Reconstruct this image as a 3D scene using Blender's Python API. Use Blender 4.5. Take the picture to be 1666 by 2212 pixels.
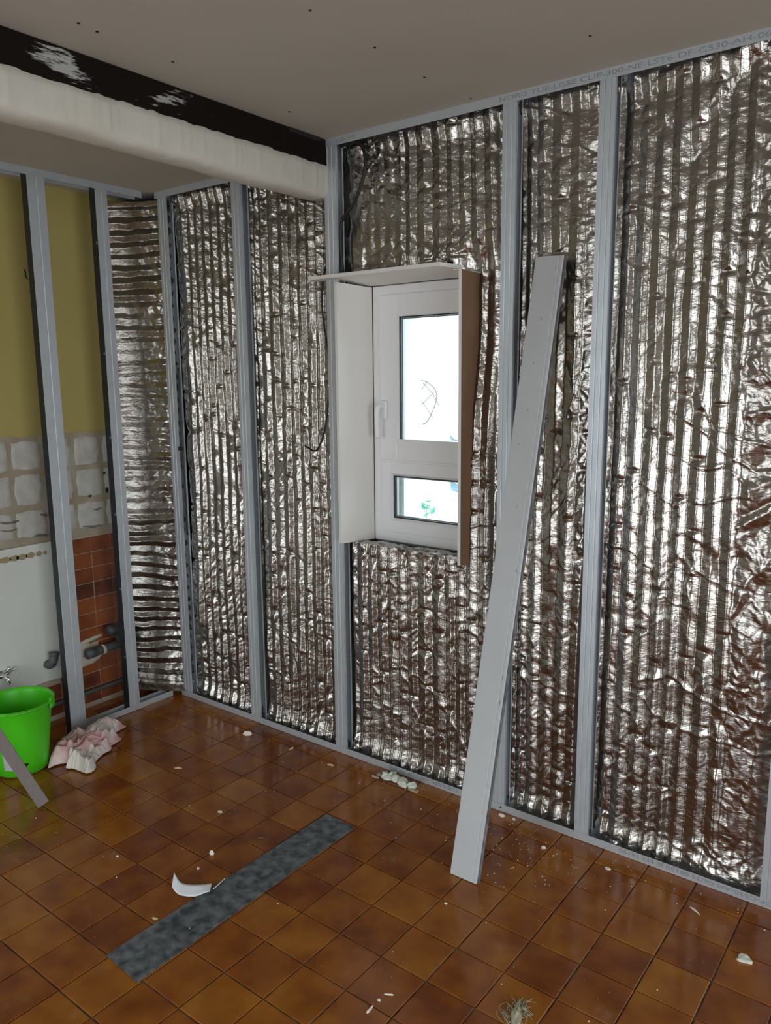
import bpy, bmesh, math, random
import numpy as np
from mathutils import Vector, Matrix

for o in list(bpy.data.objects):
    bpy.data.objects.remove(o)
random.seed(7)
rng = np.random.default_rng(11)
SC = bpy.context.scene
COL = SC.collection

# ------------------------------------------------------------------ camera
F_PX, YAW, PITCH, ROLL = 1686.35, 0.649996, -0.170034, -0.008868
CAM = Vector((1.63423, -2.39554, 1.60205))
fwd = Vector((-math.sin(YAW)*math.cos(PITCH), math.cos(YAW)*math.cos(PITCH), math.sin(PITCH)))
rt0 = Vector((math.cos(YAW), math.sin(YAW), 0))
up0 = rt0.cross(fwd)
rt = math.cos(ROLL)*rt0 + math.sin(ROLL)*up0
up = -math.sin(ROLL)*rt0 + math.cos(ROLL)*up0
cd = bpy.data.cameras.new('camera')
cd.sensor_fit = 'VERTICAL'
cd.sensor_height = 36
cd.sensor_width = 27
cd.lens = F_PX/2212*36
cd.clip_start = 0.02
cam = bpy.data.objects.new('camera', cd)
COL.objects.link(cam)
cam.matrix_world = Matrix(((rt.x, up.x, -fwd.x, CAM.x), (rt.y, up.y, -fwd.y, CAM.y), (rt.z, up.z, -fwd.z, CAM.z), (0, 0, 0, 1)))
SC.camera = cam

# ------------------------------------------------------------------ world (even overcast sky), exposure
wd = bpy.data.worlds.new('overcast')
SC.world = wd
wd.use_nodes = True
bg = wd.node_tree.nodes['Background']
bg.inputs['Color'].default_value = (0.88, 0.95, 1.0, 1)
bg.inputs['Strength'].default_value = 2.6
SC.view_settings.view_transform = 'Standard'
SC.view_settings.look = 'None'
SC.view_settings.gamma = 1
SC.view_settings.use_curve_mapping = False
SC.view_settings.exposure = 0.85
SC.cycles.use_denoising = True
SC.cycles.max_bounces = 10
SC.cycles.diffuse_bounces = 6
SC.cycles.glossy_bounces = 6
SC.cycles.sample_clamp_indirect = 12.0

RX, RY = 3.6, -4.6            # right wall and rear wall of the room
REAR_OPEN = (-1.3, 0.9, 0.0, 2.20)     # glazed door opening in the rear wall: x0, x1, z0, z1
RIGHT_OPEN = (-4.1, -0.8, 0.0, 2.20)   # glazed door opening in the right wall: y0, y1, z0, z1


def portal(loc, rot, sx, sy):
    l = bpy.data.lights.new('daylight_portal', 'AREA')
    l.shape = 'RECTANGLE'
    l.size, l.size_y = sx, sy
    l.cycles.is_portal = True
    o = bpy.data.objects.new('daylight_portal', l)
    COL.objects.link(o)
    o.location = loc
    o.rotation_euler = rot


portal(((REAR_OPEN[0]+REAR_OPEN[1])/2, RY-0.02, (REAR_OPEN[2]+REAR_OPEN[3])/2), (math.pi/2, 0, 0), REAR_OPEN[1]-REAR_OPEN[0], REAR_OPEN[3]-REAR_OPEN[2])
portal((RX+0.02, (RIGHT_OPEN[0]+RIGHT_OPEN[1])/2, (RIGHT_OPEN[2]+RIGHT_OPEN[3])/2), (math.pi/2, 0, math.pi/2), RIGHT_OPEN[1]-RIGHT_OPEN[0], RIGHT_OPEN[3]-RIGHT_OPEN[2])
portal((-0.1, 0.40, 1.44), (-math.pi/2, 0, 0), 0.5, 1.1)


# ------------------------------------------------------------------ materials
def mat(name, col, rough=0.6, metal=0.0, spec=0.5, noise=None, bump=None, coat=0.0, alpha=None, objrand=0.0, coord='Object'):
    """noise=(scale, amount, colour2) ; bump=(scale, strength, distance)"""
    m = bpy.data.materials.new(name)
    m.use_nodes = True
    nt = m.node_tree
    b = nt.nodes['Principled BSDF']
    b.inputs['Base Color'].default_value = (*col, 1)
    b.inputs['Roughness'].default_value = rough
    b.inputs['Metallic'].default_value = metal
    b.inputs['Specular IOR Level'].default_value = spec
    b.inputs['Coat Weight'].default_value = coat
    tc = nt.nodes.new('ShaderNodeTexCoord')
    last = None
    if noise:
        n = nt.nodes.new('ShaderNodeTexNoise')
        n.inputs['Scale'].default_value = noise[0]
        n.inputs['Detail'].default_value = 5
        nt.links.new(tc.outputs[coord], n.inputs['Vector'])
        r = nt.nodes.new('ShaderNodeValToRGB')
        r.color_ramp.elements[0].position = 0.5-noise[1]
        r.color_ramp.elements[1].position = 0.5+noise[1]
        r.color_ramp.elements[0].color = (*col, 1)
        r.color_ramp.elements[1].color = (*noise[2], 1)
        nt.links.new(n.outputs['Fac'], r.inputs['Fac'])
        last = r.outputs['Color']
    if objrand:
        oi = nt.nodes.new('ShaderNodeObjectInfo')
        h = nt.nodes.new('ShaderNodeHueSaturation')
        mr = nt.nodes.new('ShaderNodeMapRange')
        mr.inputs['To Min'].default_value = 1-objrand
        mr.inputs['To Max'].default_value = 1+objrand
        nt.links.new(oi.outputs['Random'], mr.inputs['Value'])
        nt.links.new(mr.outputs['Result'], h.inputs['Value'])
        if last:
            nt.links.new(last, h.inputs['Color'])
        else:
            h.inputs['Color'].default_value = (*col, 1)
        last = h.outputs['Color']
    if last:
        nt.links.new(last, b.inputs['Base Color'])
    if bump:
        n2 = nt.nodes.new('ShaderNodeTexNoise')
        n2.inputs['Scale'].default_value = bump[0]
        n2.inputs['Detail'].default_value = 4
        nt.links.new(tc.outputs[coord], n2.inputs['Vector'])
        bn = nt.nodes.new('ShaderNodeBump')
        bn.inputs['Strength'].default_value = bump[1]
        bn.inputs['Distance'].default_value = bump[2]
        nt.links.new(n2.outputs['Fac'], bn.inputs['Height'])
        nt.links.new(bn.outputs['Normal'], b.inputs['Normal'])
    return m


def foil_material():
    m = mat('metallised_foil', (0.455, 0.430, 0.395), rough=0.25, metal=1.0, noise=(6, 0.25, (0.39, 0.365, 0.33)))
    nt = m.node_tree
    b = nt.nodes['Principled BSDF']
    tc = nt.nodes['Texture Coordinate']
    n = nt.nodes.new('ShaderNodeTexNoise')
    n.inputs['Scale'].default_value = 85
    n.inputs['Detail'].default_value = 3
    n.inputs['Distortion'].default_value = 0.4
    mp = nt.nodes.new('ShaderNodeMapping')
    mp.inputs['Rotation'].default_value = (0, 0.6, 0)
    mp.inputs['Scale'].default_value = (0.55, 1, 1.25)
    nt.links.new(tc.outputs['Object'], mp.inputs['Vector'])
    nt.links.new(mp.outputs['Vector'], n.inputs['Vector'])
    bn = nt.nodes.new('ShaderNodeBump')
    bn.inputs['Strength'].default_value = 0.42
    bn.inputs['Distance'].default_value = 0.004
    nt.links.new(n.outputs['Fac'], bn.inputs['Height'])
    nt.links.new(bn.outputs['Normal'], b.inputs['Normal'])
    return m


def tile_material(name, c1, c2, c3, rough, dust=True, osc=9.0):
    """glazed clay: object-random tone, cloudy firing marks, dull scuffs and pale dust in world space"""
    m = bpy.data.materials.new(name)
    m.use_nodes = True
    nt = m.node_tree
    L = nt.links
    b = nt.nodes['Principled BSDF']
    oi = nt.nodes.new('ShaderNodeObjectInfo')
    geo = nt.nodes.new('ShaderNodeNewGeometry')
    n = nt.nodes.new('ShaderNodeTexNoise')
    n.inputs['Scale'].default_value = osc
    n.inputs['Detail'].default_value = 4
    L.new(geo.outputs['Position'], n.inputs['Vector'])
    ad = nt.nodes.new('ShaderNodeMath')
    ad.operation = 'ADD'
    L.new(n.outputs['Fac'], ad.inputs[0])
    sb = nt.nodes.new('ShaderNodeMapRange')
    sb.inputs['To Min'].default_value = -0.17
    sb.inputs['To Max'].default_value = 0.17
    L.new(oi.outputs['Random'], sb.inputs['Value'])
    L.new(sb.outputs['Result'], ad.inputs[1])
    r = nt.nodes.new('ShaderNodeValToRGB')
    r.color_ramp.elements[0].position = 0.25
    r.color_ramp.elements[0].color = (*c1, 1)
    r.color_ramp.elements[1].position = 0.8
    r.color_ramp.elements[1].color = (*c3, 1)
    e = r.color_ramp.elements.new(0.5)
    e.color = (*c2, 1)
    L.new(ad.outputs[0], r.inputs['Fac'])
    col = r.outputs['Color']
    n2 = nt.nodes.new('ShaderNodeTexNoise')
    n2.inputs['Scale'].default_value = 5.5
    n2.inputs['Detail'].default_value = 8
    n2.inputs['Roughness'].default_value = 0.72
    L.new(geo.outputs['Position'], n2.inputs['Vector'])
    if dust:
        r2 = nt.nodes.new('ShaderNodeValToRGB')
        r2.color_ramp.elements[0].position = 0.60
        r2.color_ramp.elements[0].color = (0, 0, 0, 1)
        r2.color_ramp.elements[1].position = 0.8
        r2.color_ramp.elements[1].color = (0.5, 0.5, 0.5, 1)
        L.new(n2.outputs['Fac'], r2.inputs['Fac'])
        mx = nt.nodes.new('ShaderNodeMix')
        mx.data_type = 'RGBA'
        L.new(r2.outputs['Color'], mx.inputs[0])
        L.new(col, mx.inputs[6])
        mx.inputs[7].default_value = (0.36, 0.27, 0.2, 1)
        col = mx.outputs[2]
    L.new(col, b.inputs['Base Color'])
    mr = nt.nodes.new('ShaderNodeMapRange')
    mr.inputs['From Min'].default_value = 0.3
    mr.inputs['From Max'].default_value = 0.75
    mr.inputs['To Min'].default_value = rough
    mr.inputs['To Max'].default_value = rough+0.24
    L.new(n2.outputs['Fac'], mr.inputs['Value'])
    L.new(mr.outputs['Result'], b.inputs['Roughness'])
    bn = nt.nodes.new('ShaderNodeBump')
    bn.inputs['Strength'].default_value = 0.25
    bn.inputs['Distance'].default_value = 0.004
    n3 = nt.nodes.new('ShaderNodeTexNoise')
    n3.inputs['Scale'].default_value = 14
    n3.inputs['Detail'].default_value = 2
    L.new(geo.outputs['Position'], n3.inputs['Vector'])
    L.new(n3.outputs['Fac'], bn.inputs['Height'])
    L.new(bn.outputs['Normal'], b.inputs['Normal'])
    return m


def smear_material(name, col, paint, lo, hi, scale, stretch, rough=0.9, spots=()):
    """a base colour with hard-edged smears of old paint (own shapes, stretched along the piece)"""
    m = mat(name, col, rough=rough, spec=0.15)
    nt = m.node_tree
    b = nt.nodes['Principled BSDF']
    tc = nt.nodes['Texture Coordinate']
    mp = nt.nodes.new('ShaderNodeMapping')
    mp.inputs['Scale'].default_value = stretch
    nt.links.new(tc.outputs['Object'], mp.inputs['Vector'])
    n = nt.nodes.new('ShaderNodeTexNoise')
    n.inputs['Scale'].default_value = scale
    n.inputs['Detail'].default_value = 8
    n.inputs['Roughness'].default_value = 0.68
    nt.links.new(mp.outputs['Vector'], n.inputs['Vector'])
    r = nt.nodes.new('ShaderNodeValToRGB')
    r.color_ramp.elements[0].position = lo
    r.color_ramp.elements[0].color = (*col, 1)
    r.color_ramp.elements[1].position = hi
    r.color_ramp.elements[1].color = (*paint, 1)
    fac = n.outputs['Fac']
    if spots:
        sep = nt.nodes.new('ShaderNodeSeparateXYZ')
        nt.links.new(tc.outputs['Object'], sep.inputs[0])
        for (yc, w, gain) in spots:           # places where more old paint is left
            sub = nt.nodes.new('ShaderNodeMath')
            sub.operation = 'SUBTRACT'
            nt.links.new(sep.outputs['Y'], sub.inputs[0])
            sub.inputs[1].default_value = yc
            ab = nt.nodes.new('ShaderNodeMath')
            ab.operation = 'ABSOLUTE'
            nt.links.new(sub.outputs[0], ab.inputs[0])
            mr = nt.nodes.new('ShaderNodeMapRange')
            mr.inputs['From Min'].default_value = 0
            mr.inputs['From Max'].default_value = w
            mr.inputs['To Min'].default_value = gain
            mr.inputs['To Max'].default_value = 0
            nt.links.new(ab.outputs[0], mr.inputs['Value'])
            ad = nt.nodes.new('ShaderNodeMath')
            nt.links.new(fac, ad.inputs[0])
            nt.links.new(mr.outputs['Result'], ad.inputs[1])
            fac = ad.outputs[0]
    nt.links.new(fac, r.inputs['Fac'])
    nt.links.new(r.outputs['Color'], b.inputs['Base Color'])
    return m


M = {}
M['foil'] = foil_material()
M['steel'] = mat('galvanised_steel', (0.62, 0.67, 0.71), rough=0.45, metal=0.5, noise=(30, 0.3, (0.56, 0.61, 0.65)), bump=(180, 0.05, 0.001))
M['steel_print'] = mat('faded_ink', (0.26, 0.29, 0.31), rough=0.6)
M['ceiling'] = mat('bare_plasterboard', (0.51, 0.475, 0.405), rough=0.9, noise=(3, 0.3, (0.48, 0.445, 0.375)), bump=(300, 0.1, 0.001))
M['joint'] = mat('pale_joint', (0.52, 0.48, 0.41), rough=0.9)
M['screw'] = mat('dark_screw', (0.03, 0.03, 0.03), rough=0.4, metal=0.6)
M['timber'] = smear_material('dark_timber', (0.010, 0.0065, 0.005), (0.42, 0.42, 0.40), 0.655, 0.70, 11, (0.7, 0.38, 2.6), spots=((-1.06, 0.13, 0.12), (-0.72, 0.20, 0.135), (-0.10, 0.06, 0.09)))
M['plaster'] = mat('white_plaster', (0.66, 0.64, 0.57), rough=0.75, noise=(5, 0.3, (0.60, 0.57, 0.49)), bump=(25, 0.25, 0.01))
M['masonry'] = mat('grey_masonry', (0.16, 0.15, 0.14), rough=0.95, noise=(12, 0.3, (0.1, 0.09, 0.085)), bump=(40, 0.6, 0.02))
M['render'] = mat('outside_render', (0.74, 0.77, 0.77), rough=0.9, noise=(14, 0.3, (0.66, 0.70, 0.70)), bump=(60, 0.3, 0.01))
M['yellow'] = mat('yellow_paint', (0.44, 0.37, 0.125), rough=0.7, noise=(2.5, 0.3, (0.41, 0.335, 0.105)), bump=(40, 0.1, 0.004))
M['bare'] = mat('bare_wall', (0.30, 0.24, 0.15), rough=0.9, noise=(9, 0.22, (0.42, 0.38, 0.30)), bump=(60, 0.4, 0.006))
M['adhesive'] = mat('old_tile_adhesive', (0.55, 0.54, 0.50), rough=0.9, noise=(22, 0.2, (0.44, 0.43, 0.39)), bump=(70, 0.5, 0.005))
M['panelw'] = mat('white_panel', (0.72, 0.75, 0.70), rough=0.5, noise=(2.2, 0.22, (0.64, 0.66, 0.60)))
M['greychip'] = mat('grey_scar', (0.16, 0.16, 0.145), rough=0.9)
M['shadeside'] = mat('shaded_stud_side', (0.012, 0.018, 0.022), rough=0.5)  # near-black colour stands for the shade inside the left studs
M['stain'] = mat('ochre_stain', (0.36, 0.29, 0.15), rough=0.9)
M['wtile'] = tile_material('brown_wall_tile', (0.08, 0.018, 0.008), (0.20, 0.05, 0.014), (0.27, 0.075, 0.016), 0.3, dust=False)
M['grout'] = mat('grey_grout', (0.40, 0.33, 0.25), rough=0.95)
M['ftile'] = tile_material('glazed_floor_tile', (0.17, 0.042, 0.007), (0.27, 0.082, 0.010), (0.37, 0.140, 0.016), 0.08)
M['fgrout'] = mat('dark_floor_joint', (0.03, 0.022, 0.016), rough=0.95, noise=(25, 0.15, (0.2, 0.16, 0.12)))
M['pvc_white'] = mat('white_window_plastic', (0.87, 0.88, 0.89), rough=0.3)
M['gasket'] = mat('black_gasket', (0.02, 0.022, 0.024), rough=0.5)
M['spacer'] = mat('grey_spacer', (0.28, 0.31, 0.33), rough=0.35, metal=0.6)
M['boardw'] = mat('plasterboard_face', (0.82, 0.80, 0.765), rough=0.85, noise=(4, 0.3, (0.78, 0.76, 0.72)))
M['boardedge'] = mat('gypsum_edge', (0.80, 0.80, 0.77), rough=0.95, bump=(120, 0.5, 0.004))
M['boardback'] = mat('brown_board_back', (0.26, 0.15, 0.085), rough=0.9, noise=(6, 0.3, (0.22, 0.125, 0.07)))
M['plank'] = mat('pale_grey_plank', (0.56, 0.585, 0.60), rough=0.42, noise=(7, 0.3, (0.50, 0.525, 0.54)))
M['plankside'] = mat('dirty_plank_side', (0.24, 0.25, 0.25), rough=0.7, noise=(30, 0.2, (0.1, 0.1, 0.1)))
M['slat'] = mat('slate_grey_strip', (0.045, 0.058, 0.066), rough=0.4, noise=(30, 0.14, (0.17, 0.195, 0.205)))
M['bucket'] = mat('lime_green_plastic', (0.075, 0.60, 0.012), rough=0.35)
M['hole'] = mat('dark_hole', (0.012, 0.014, 0.01), rough=0.8)
M['rag'] = mat('stained_cloth', (0.74, 0.68, 0.64), rough=0.95, noise=(5.5, 0.06, (0.60, 0.36, 0.35)))
M['foam'] = mat('pale_foam', (0.72, 0.76, 0.66), rough=0.95, bump=(60, 0.5, 0.006))
M['chip'] = mat('plaster_chip', (0.80, 0.76, 0.66), rough=0.95)
M['wood'] = mat('wood_splinter', (0.62, 0.45, 0.26), rough=0.9)
M['brownchip'] = mat('brown_splinter', (0.16, 0.07, 0.035), rough=0.9)
M['paper'] = mat('white_paper', (0.74, 0.77, 0.80), rough=0.8)
M['wool'] = mat('mineral_wool', (0.42, 0.40, 0.28), rough=1.0)
M['cable'] = mat('black_cable', (0.012, 0.012, 0.012), rough=0.5)
M['pipe'] = mat('grey_plastic_pipe', (0.075, 0.08, 0.085), rough=0.5)
M['mortar'] = mat('pale_mortar', (0.50, 0.45, 0.36), rough=0.95, bump=(60, 0.5, 0.006))
M['chrome'] = mat('chrome', (0.75, 0.77, 0.78), rough=0.12, metal=1.0)
M['offcut'] = mat('taupe_board', (0.21, 0.18, 0.17), rough=0.8, noise=(60, 0.3, (0.18, 0.155, 0.147)))
M['offcutside'] = mat('pale_board', (0.50, 0.52, 0.51), rough=0.8)
M['roomwall'] = mat('bare_room_wall', (0.34, 0.30, 0.25), rough=0.9)
M['ground'] = mat('outside_gravel', (0.55, 0.54, 0.52), rough=0.95, noise=(8, 0.3, (0.45, 0.44, 0.42)))
M['wire'] = mat('rusty_wire', (0.24, 0.22, 0.21), rough=0.7)
M['leaf'] = mat('green_leaf', (0.08, 0.34, 0.22), rough=0.6)
M['bluetarp'] = mat('blue_grey_sheet', (0.16, 0.26, 0.34), rough=0.6)
g = bpy.data.materials.new('window_glass')
g.use_nodes = True
nt = g.node_tree
for n in list(nt.nodes):
    nt.nodes.remove(n)
out = nt.nodes.new('ShaderNodeOutputMaterial')
tr = nt.nodes.new('ShaderNodeBsdfTransparent')
tr.inputs['Color'].default_value = (0.93, 0.97, 0.96, 1)
gl = nt.nodes.new('ShaderNodeBsdfGlossy')
gl.inputs['Roughness'].default_value = 0.02
fr = nt.nodes.new('ShaderNodeFresnel')
fr.inputs['IOR'].default_value = 1.35
ms = nt.nodes.new('ShaderNodeMixShader')
nt.links.new(fr.outputs[0], ms.inputs[0])
nt.links.new(tr.outputs[0], ms.inputs[1])
nt.links.new(gl.outputs[0], ms.inputs[2])
nt.links.new(ms.outputs[0], out.inputs['Surface'])
M['glass'] = g


# ------------------------------------------------------------------ mesh helpers
def link(name, me, m, parent=None, smooth=False):
    o = bpy.data.objects.new(name, me)
    COL.objects.link(o)
    if m is not None:
        me.materials.clear()
        me.materials.append(M[m] if isinstance(m, str) else m)
    if parent is not None:
        o.parent = parent
    if smooth:
        me.polygons.foreach_set('use_smooth', [True]*len(me.polygons))
    return o


def obj(name, bm, m, parent=None, smooth=False):
    me = bpy.data.meshes.new(name)
    bm.normal_update()
    bm.to_mesh(me)
    bm.free()
    return link(name, me, m, parent, smooth)


def tag(o, label, cat, group=None):
    o['label'] = label
    o['category'] = cat
    if group:
        o['group'] = group
    return o


def struct(o):
    o['kind'] = 'structure'
    return o


def empty(name, loc=(0, 0, 0)):
    o = bpy.data.objects.new(name, None)
    COL.objects.link(o)
    o.location = loc
    o.empty_display_size = 0.05
    return o


def bx(bm, x0, x1, y0, y1, z0, z1, bevel=0.0, mtx=None):
    r = bmesh.ops.create_cube(bm, size=1)
    vs = r['verts']
    for v in vs:
        v.co = Vector(((x0+x1)/2+v.co.x*(x1-x0), (y0+y1)/2+v.co.y*(y1-y0), (z0+z1)/2+v.co.z*(z1-z0)))
    if bevel:
        es = list({e for v in vs for e in v.link_edges})
        rr = bmesh.ops.bevel(bm, geom=es, offset=bevel, segments=1, affect='EDGES')
        vs = list({v for f in rr['faces'] for v in f.verts} | {v for v in vs if v.is_valid})
    if mtx is not None:
        for v in vs:
            v.co = mtx @ v.co
    return vs


def box(name, x0, x1, y0, y1, z0, z1, m, parent=None, bevel=0.0):
    bm = bmesh.new()
    bx(bm, x0, x1, y0, y1, z0, z1, bevel)
    return obj(name, bm, m, parent)


def tube_mesh(bm, pts, r, seg=8, caps=True, radii=None):
    pts = [Vector(p) for p in pts]
    rings = []
    ref = Vector((0.31, 0.2, 0.93))
    for i, p in enumerate(pts):
        t = (pts[min(i+1, len(pts)-1)]-pts[max(i-1, 0)]).normalized()
        a = t.cross(ref)
        if a.length < 0.05:
            a = t.cross(Vector((1, 0, 0)))
        a.normalize()
        b = t.cross(a).normalized()
        ref = b.cross(t) if False else ref
        rr = radii[i] if radii else r
        rings.append([bm.verts.new(p+rr*(math.cos(2*math.pi*k/seg)*a+math.sin(2*math.pi*k/seg)*b)) for k in range(seg)])
    for i in range(len(rings)-1):
        for k in range(seg):
            bm.faces.new((rings[i][k], rings[i][(k+1) % seg], rings[i+1][(k+1) % seg], rings[i+1][k]))
    if caps:
        bm.faces.new(rings[0][::-1])
        bm.faces.new(rings[-1])


def spline(pts, n=8):
    P = [Vector(p) for p in pts]
    out = []
    for i in range(len(P)-1):
        p0, p1, p2, p3 = P[max(i-1, 0)], P[i], P[i+1], P[min(i+2, len(P)-1)]
        for k in range(n):
            t = k/n
            out.append(0.5*((2*p1)+(p2-p0)*t+(2*p0-5*p1+4*p2-p3)*t*t+(3*p1-p0-3*p2+p3)*t**3))
    out.append(P[-1])
    return out


def tube(name, pts, r, m, parent=None, seg=8, n=8, radii=None):
    bm = bmesh.new()
    tube_mesh(bm, spline(pts, n) if n else pts, r, seg, True, radii)
    return obj(name, bm, m, parent, True)


def sheet_path(bm, path, th, lo, hi, mapf):
    """extrude an open 2D path with thickness th between lo and hi; mapf(u, v, h) -> Vector"""
    n = len(path)
    off = []
    for i in range(n):
        a = Vector(path[max(i-1, 0)])
        b = Vector(path[min(i+1, n-1)])
        t = (b-a).normalized()
        off.append(Vector(path[i])+Vector((-t.y, t.x))*th)
    loop = [Vector(p) for p in path]+off[::-1]
    lov = [bm.verts.new(mapf(p.x, p.y, lo)) for p in loop]
    hiv = [bm.verts.new(mapf(p.x, p.y, hi)) for p in loop]
    k = len(loop)
    for i in range(k):
        bm.faces.new((lov[i], lov[(i+1) % k], hiv[(i+1) % k], hiv[i]))
    for i in range(n-1):
        a, b, c, d = i, i+1, k-2-i, k-1-i
        bm.faces.new((lov[d], lov[c], lov[b], lov[a]))
        bm.faces.new((hiv[a], hiv[b], hiv[c], hiv[d]))
    bmesh.ops.recalc_face_normals(bm, faces=bm.faces)


def grid_mesh(name, V, mask=None):
    """V: (nz, nx, 3) array -> mesh, quads kept where mask (nz-1, nx-1)"""
    nz, nx = V.shape[:2]
    idx = np.arange(nz*nx).reshape(nz, nx)
    a = np.stack([idx[:-1, :-1], idx[:-1, 1:], idx[1:, 1:], idx[1:, :-1]], -1)
    q = a[mask] if mask is not None else a.reshape(-1, 4)
    used = np.zeros(nz*nx, bool)
    used[q.ravel()] = True
    remap = np.cumsum(used)-1
    v = V.reshape(-1, 3)[used].astype(np.float32)
    q = remap[q].astype(np.int32)
    me = bpy.data.meshes.new(name)
    me.vertices.add(len(v))
    me.vertices.foreach_set('co', v.ravel())
    me.loops.add(q.size)
    me.loops.foreach_set('vertex_index', q.ravel())
    me.polygons.add(len(q))
    me.polygons.foreach_set('loop_start', np.arange(0, q.size, 4, dtype=np.int32))
    me.polygons.foreach_set('use_smooth', np.ones(len(q), bool))
    me.update(calc_edges=True)
    return me


_TAB = rng.random((256, 256))


def tri_noise(x, z, s, seed=0, sx=1.0):
    """faceted (piecewise linear, triangular lattice) noise in -1..1: reads as crumpled sheet"""
    u, v = x/(s*sx)+seed*17.3, z/s+seed*9.1
    f = (u+v)*0.366
    a, b = u+f, v+f
    i, j = np.floor(a).astype(int), np.floor(b).astype(int)
    fa, fb = a-i, b-j

    def H(p, q):
        return _TAB[(p+seed*31) % 256, (q+seed*57) % 256]
    h00, h11 = H(i, j), H(i+1, j+1)
    h10, h01 = H(i+1, j), H(i, j+1)
    up_ = fa > fb
    r = np.where(up_, h00*(1-fa)+h10*(fa-fb)+h11*fb, h00*(1-fb)+h01*(fb-fa)+h11*fa)
    return r*2-1


def sm_noise(x, z, s, seed=0):
    u, v = x/s+seed*13.7, z/s+seed*7.9
    i, j = np.floor(u).astype(int), np.floor(v).astype(int)
    a, b = u-i, v-j
    a, b = a*a*(3-2*a), b*b*(3-2*b)

    def H(p, q):
        return _TAB[(p+seed*31) % 256, (q+seed*57) % 256]
    return (H(i, j)*(1-a)*(1-b)+H(i+1, j)*a*(1-b)+H(i, j+1)*(1-a)*b+H(i+1, j+1)*a*b)*2-1


def sstep(a, b, x):
    t = np.clip((x-a)/(b-a), 0, 1)
    return t*t*(3-2*t)


# ------------------------------------------------------------------ the room shell
ZC, ZB = 2.5, 2.457                      # main ceiling, ceiling beyond the beam
XL, XW = -1.544, -1.77                   # faces of the left framing, the old wall behind it

# floor: concrete bed with a tile of its own for each clay tile
floor = struct(box('floor', XW-0.25, RX+0.2, RY-0.2, 0.34, -0.12, -0.004, 'fgrout'))
TS, TA, TO = 0.153287, -0.0048212, (0.434949, -0.548904)
ct, st = math.cos(TA), math.sin(TA)


def tile_bm(w):
    bm = bmesh.new()
    vs = bx(bm, -w/2, w/2, -w/2, w/2, -0.010, 0.0)
    top = [e for e in bm.edges if all(v.co.z > -0.001 for v in e.verts)]
    bmesh.ops.bevel(bm, geom=top, offset=0.0016, segments=1, affect='EDGES')
    return bm


tme = bpy.data.meshes.new('floor_tile')
bmt = tile_bm(TS-0.0038)
bmt.to_mesh(tme)
tme.materials.append(M['ftile'])
cands = []
for i in range(-18, 24):
    for j in range(-30, 8):
        cx = TO[0]+(i+0.5)*TS*ct-(j+0.5)*TS*st
        cy = TO[1]+(i+0.5)*TS*st+(j+0.5)*TS*ct
        if not (XW-0.05 < cx < RX+0.05 and RY-0.05 < cy < 0.13):
            continue
        d = Vector((cx, cy, 0))-CAM
        dz = d.dot(fwd)
        vis = False
        if dz > 0.3:
            u, v = 833+F_PX*d.dot(rt)/dz, 1106-F_PX*d.dot(up)/dz
            vis = -60 < u < 1726 and v < 2290
        cands.append((0 if vis else 1, d.length, cx, cy))
cands.sort()
rest = bmesh.new()
for k, (hid, dl, cx, cy) in enumerate(cands):
    rz = TA+random.uniform(-0.006, 0.006)
    zz = random.uniform(-0.0006, 0.0006)
    cx += random.uniform(-0.0006, 0.0006)
    cy += random.uniform(-0.0006, 0.0006)
    if not hid and k < 300:
        o = bpy.data.objects.new('floor_tile', tme)
        COL.objects.link(o)
        o.parent = floor
        o.location = (cx, cy, zz)
        o.rotation_euler = (random.uniform(-0.004, 0.004), random.uniform(-0.004, 0.004), rz)
    else:
        b2 = bmt.copy()
        b2.transform(Matrix.Translation((cx, cy, zz)) @ Matrix.Rotation(rz, 4, 'Z'))
        tmp = bpy.data.meshes.new('t')
        b2.to_mesh(tmp)
        b2.free()
        rest.from_mesh(tmp)
        bpy.data.meshes.remove(tmp)
bmt.free()
o = obj('floor_tiles', rest, 'ftile', floor)
o['kind'] = 'stuff'

# ceiling: two sheets of plasterboard with a joint, screws; the lower sheet beyond the beam
ceil = struct(empty('ceiling', (1.5, -1.5, ZC)))


def child_keep(o, p):
    o.parent = p
    o.matrix_parent_inverse = Matrix.Translation(p.location).inverted()
    return o


child_keep(box('ceiling_board', -0.60, RX+0.2, -1.0985, 0.36, ZC, ZC+0.02, 'ceiling'), ceil)
child_keep(box('ceiling_board', -0.60, RX+0.2, RY-0.2, -1.1015, ZC, ZC+0.02, 'ceiling'), ceil)
child_keep(box('joint_strip', -0.45, RX, -1.1015, -1.0985, ZC+0.0005, ZC+0.012, 'joint'), ceil)
sme = None
for (x, y) in [(0.703, -0.247), (0.206, -0.547), (0.19, -0.281), (0.216, -0.82), (-0.307, -0.83), (-0.301, -1.076), (-0.294, -1.133), (0.205, -0.035), (-0.345, -0.314), (0.70, -0.53), (1.2, -0.25)]:
    if sme is None:
        bm = bmesh.new()
        bmesh.ops.create_cone(bm, cap_ends=True, segments=8, radius1=0.0042, radius2=0.0042, depth=0.002)
        so = obj('screw', bm, 'screw')
        sme = so.data
    else:
        so = bpy.data.objects.new('screw', sme)
        COL.objects.link(so)
    so.location = (x, y, ZC-0.0006)
    child_keep(so, ceil)
child_keep(box('ceiling_board', XW-0.2, -0.52, RY-0.2, 0.36, ZB, ZB+0.02, 'ceiling'), ceil)
child_keep(box('slab', XW-0.2, RX+0.2, RY-0.2, 0.36, ZC+0.05, ZC+0.15, 'masonry'), ceil)

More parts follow.
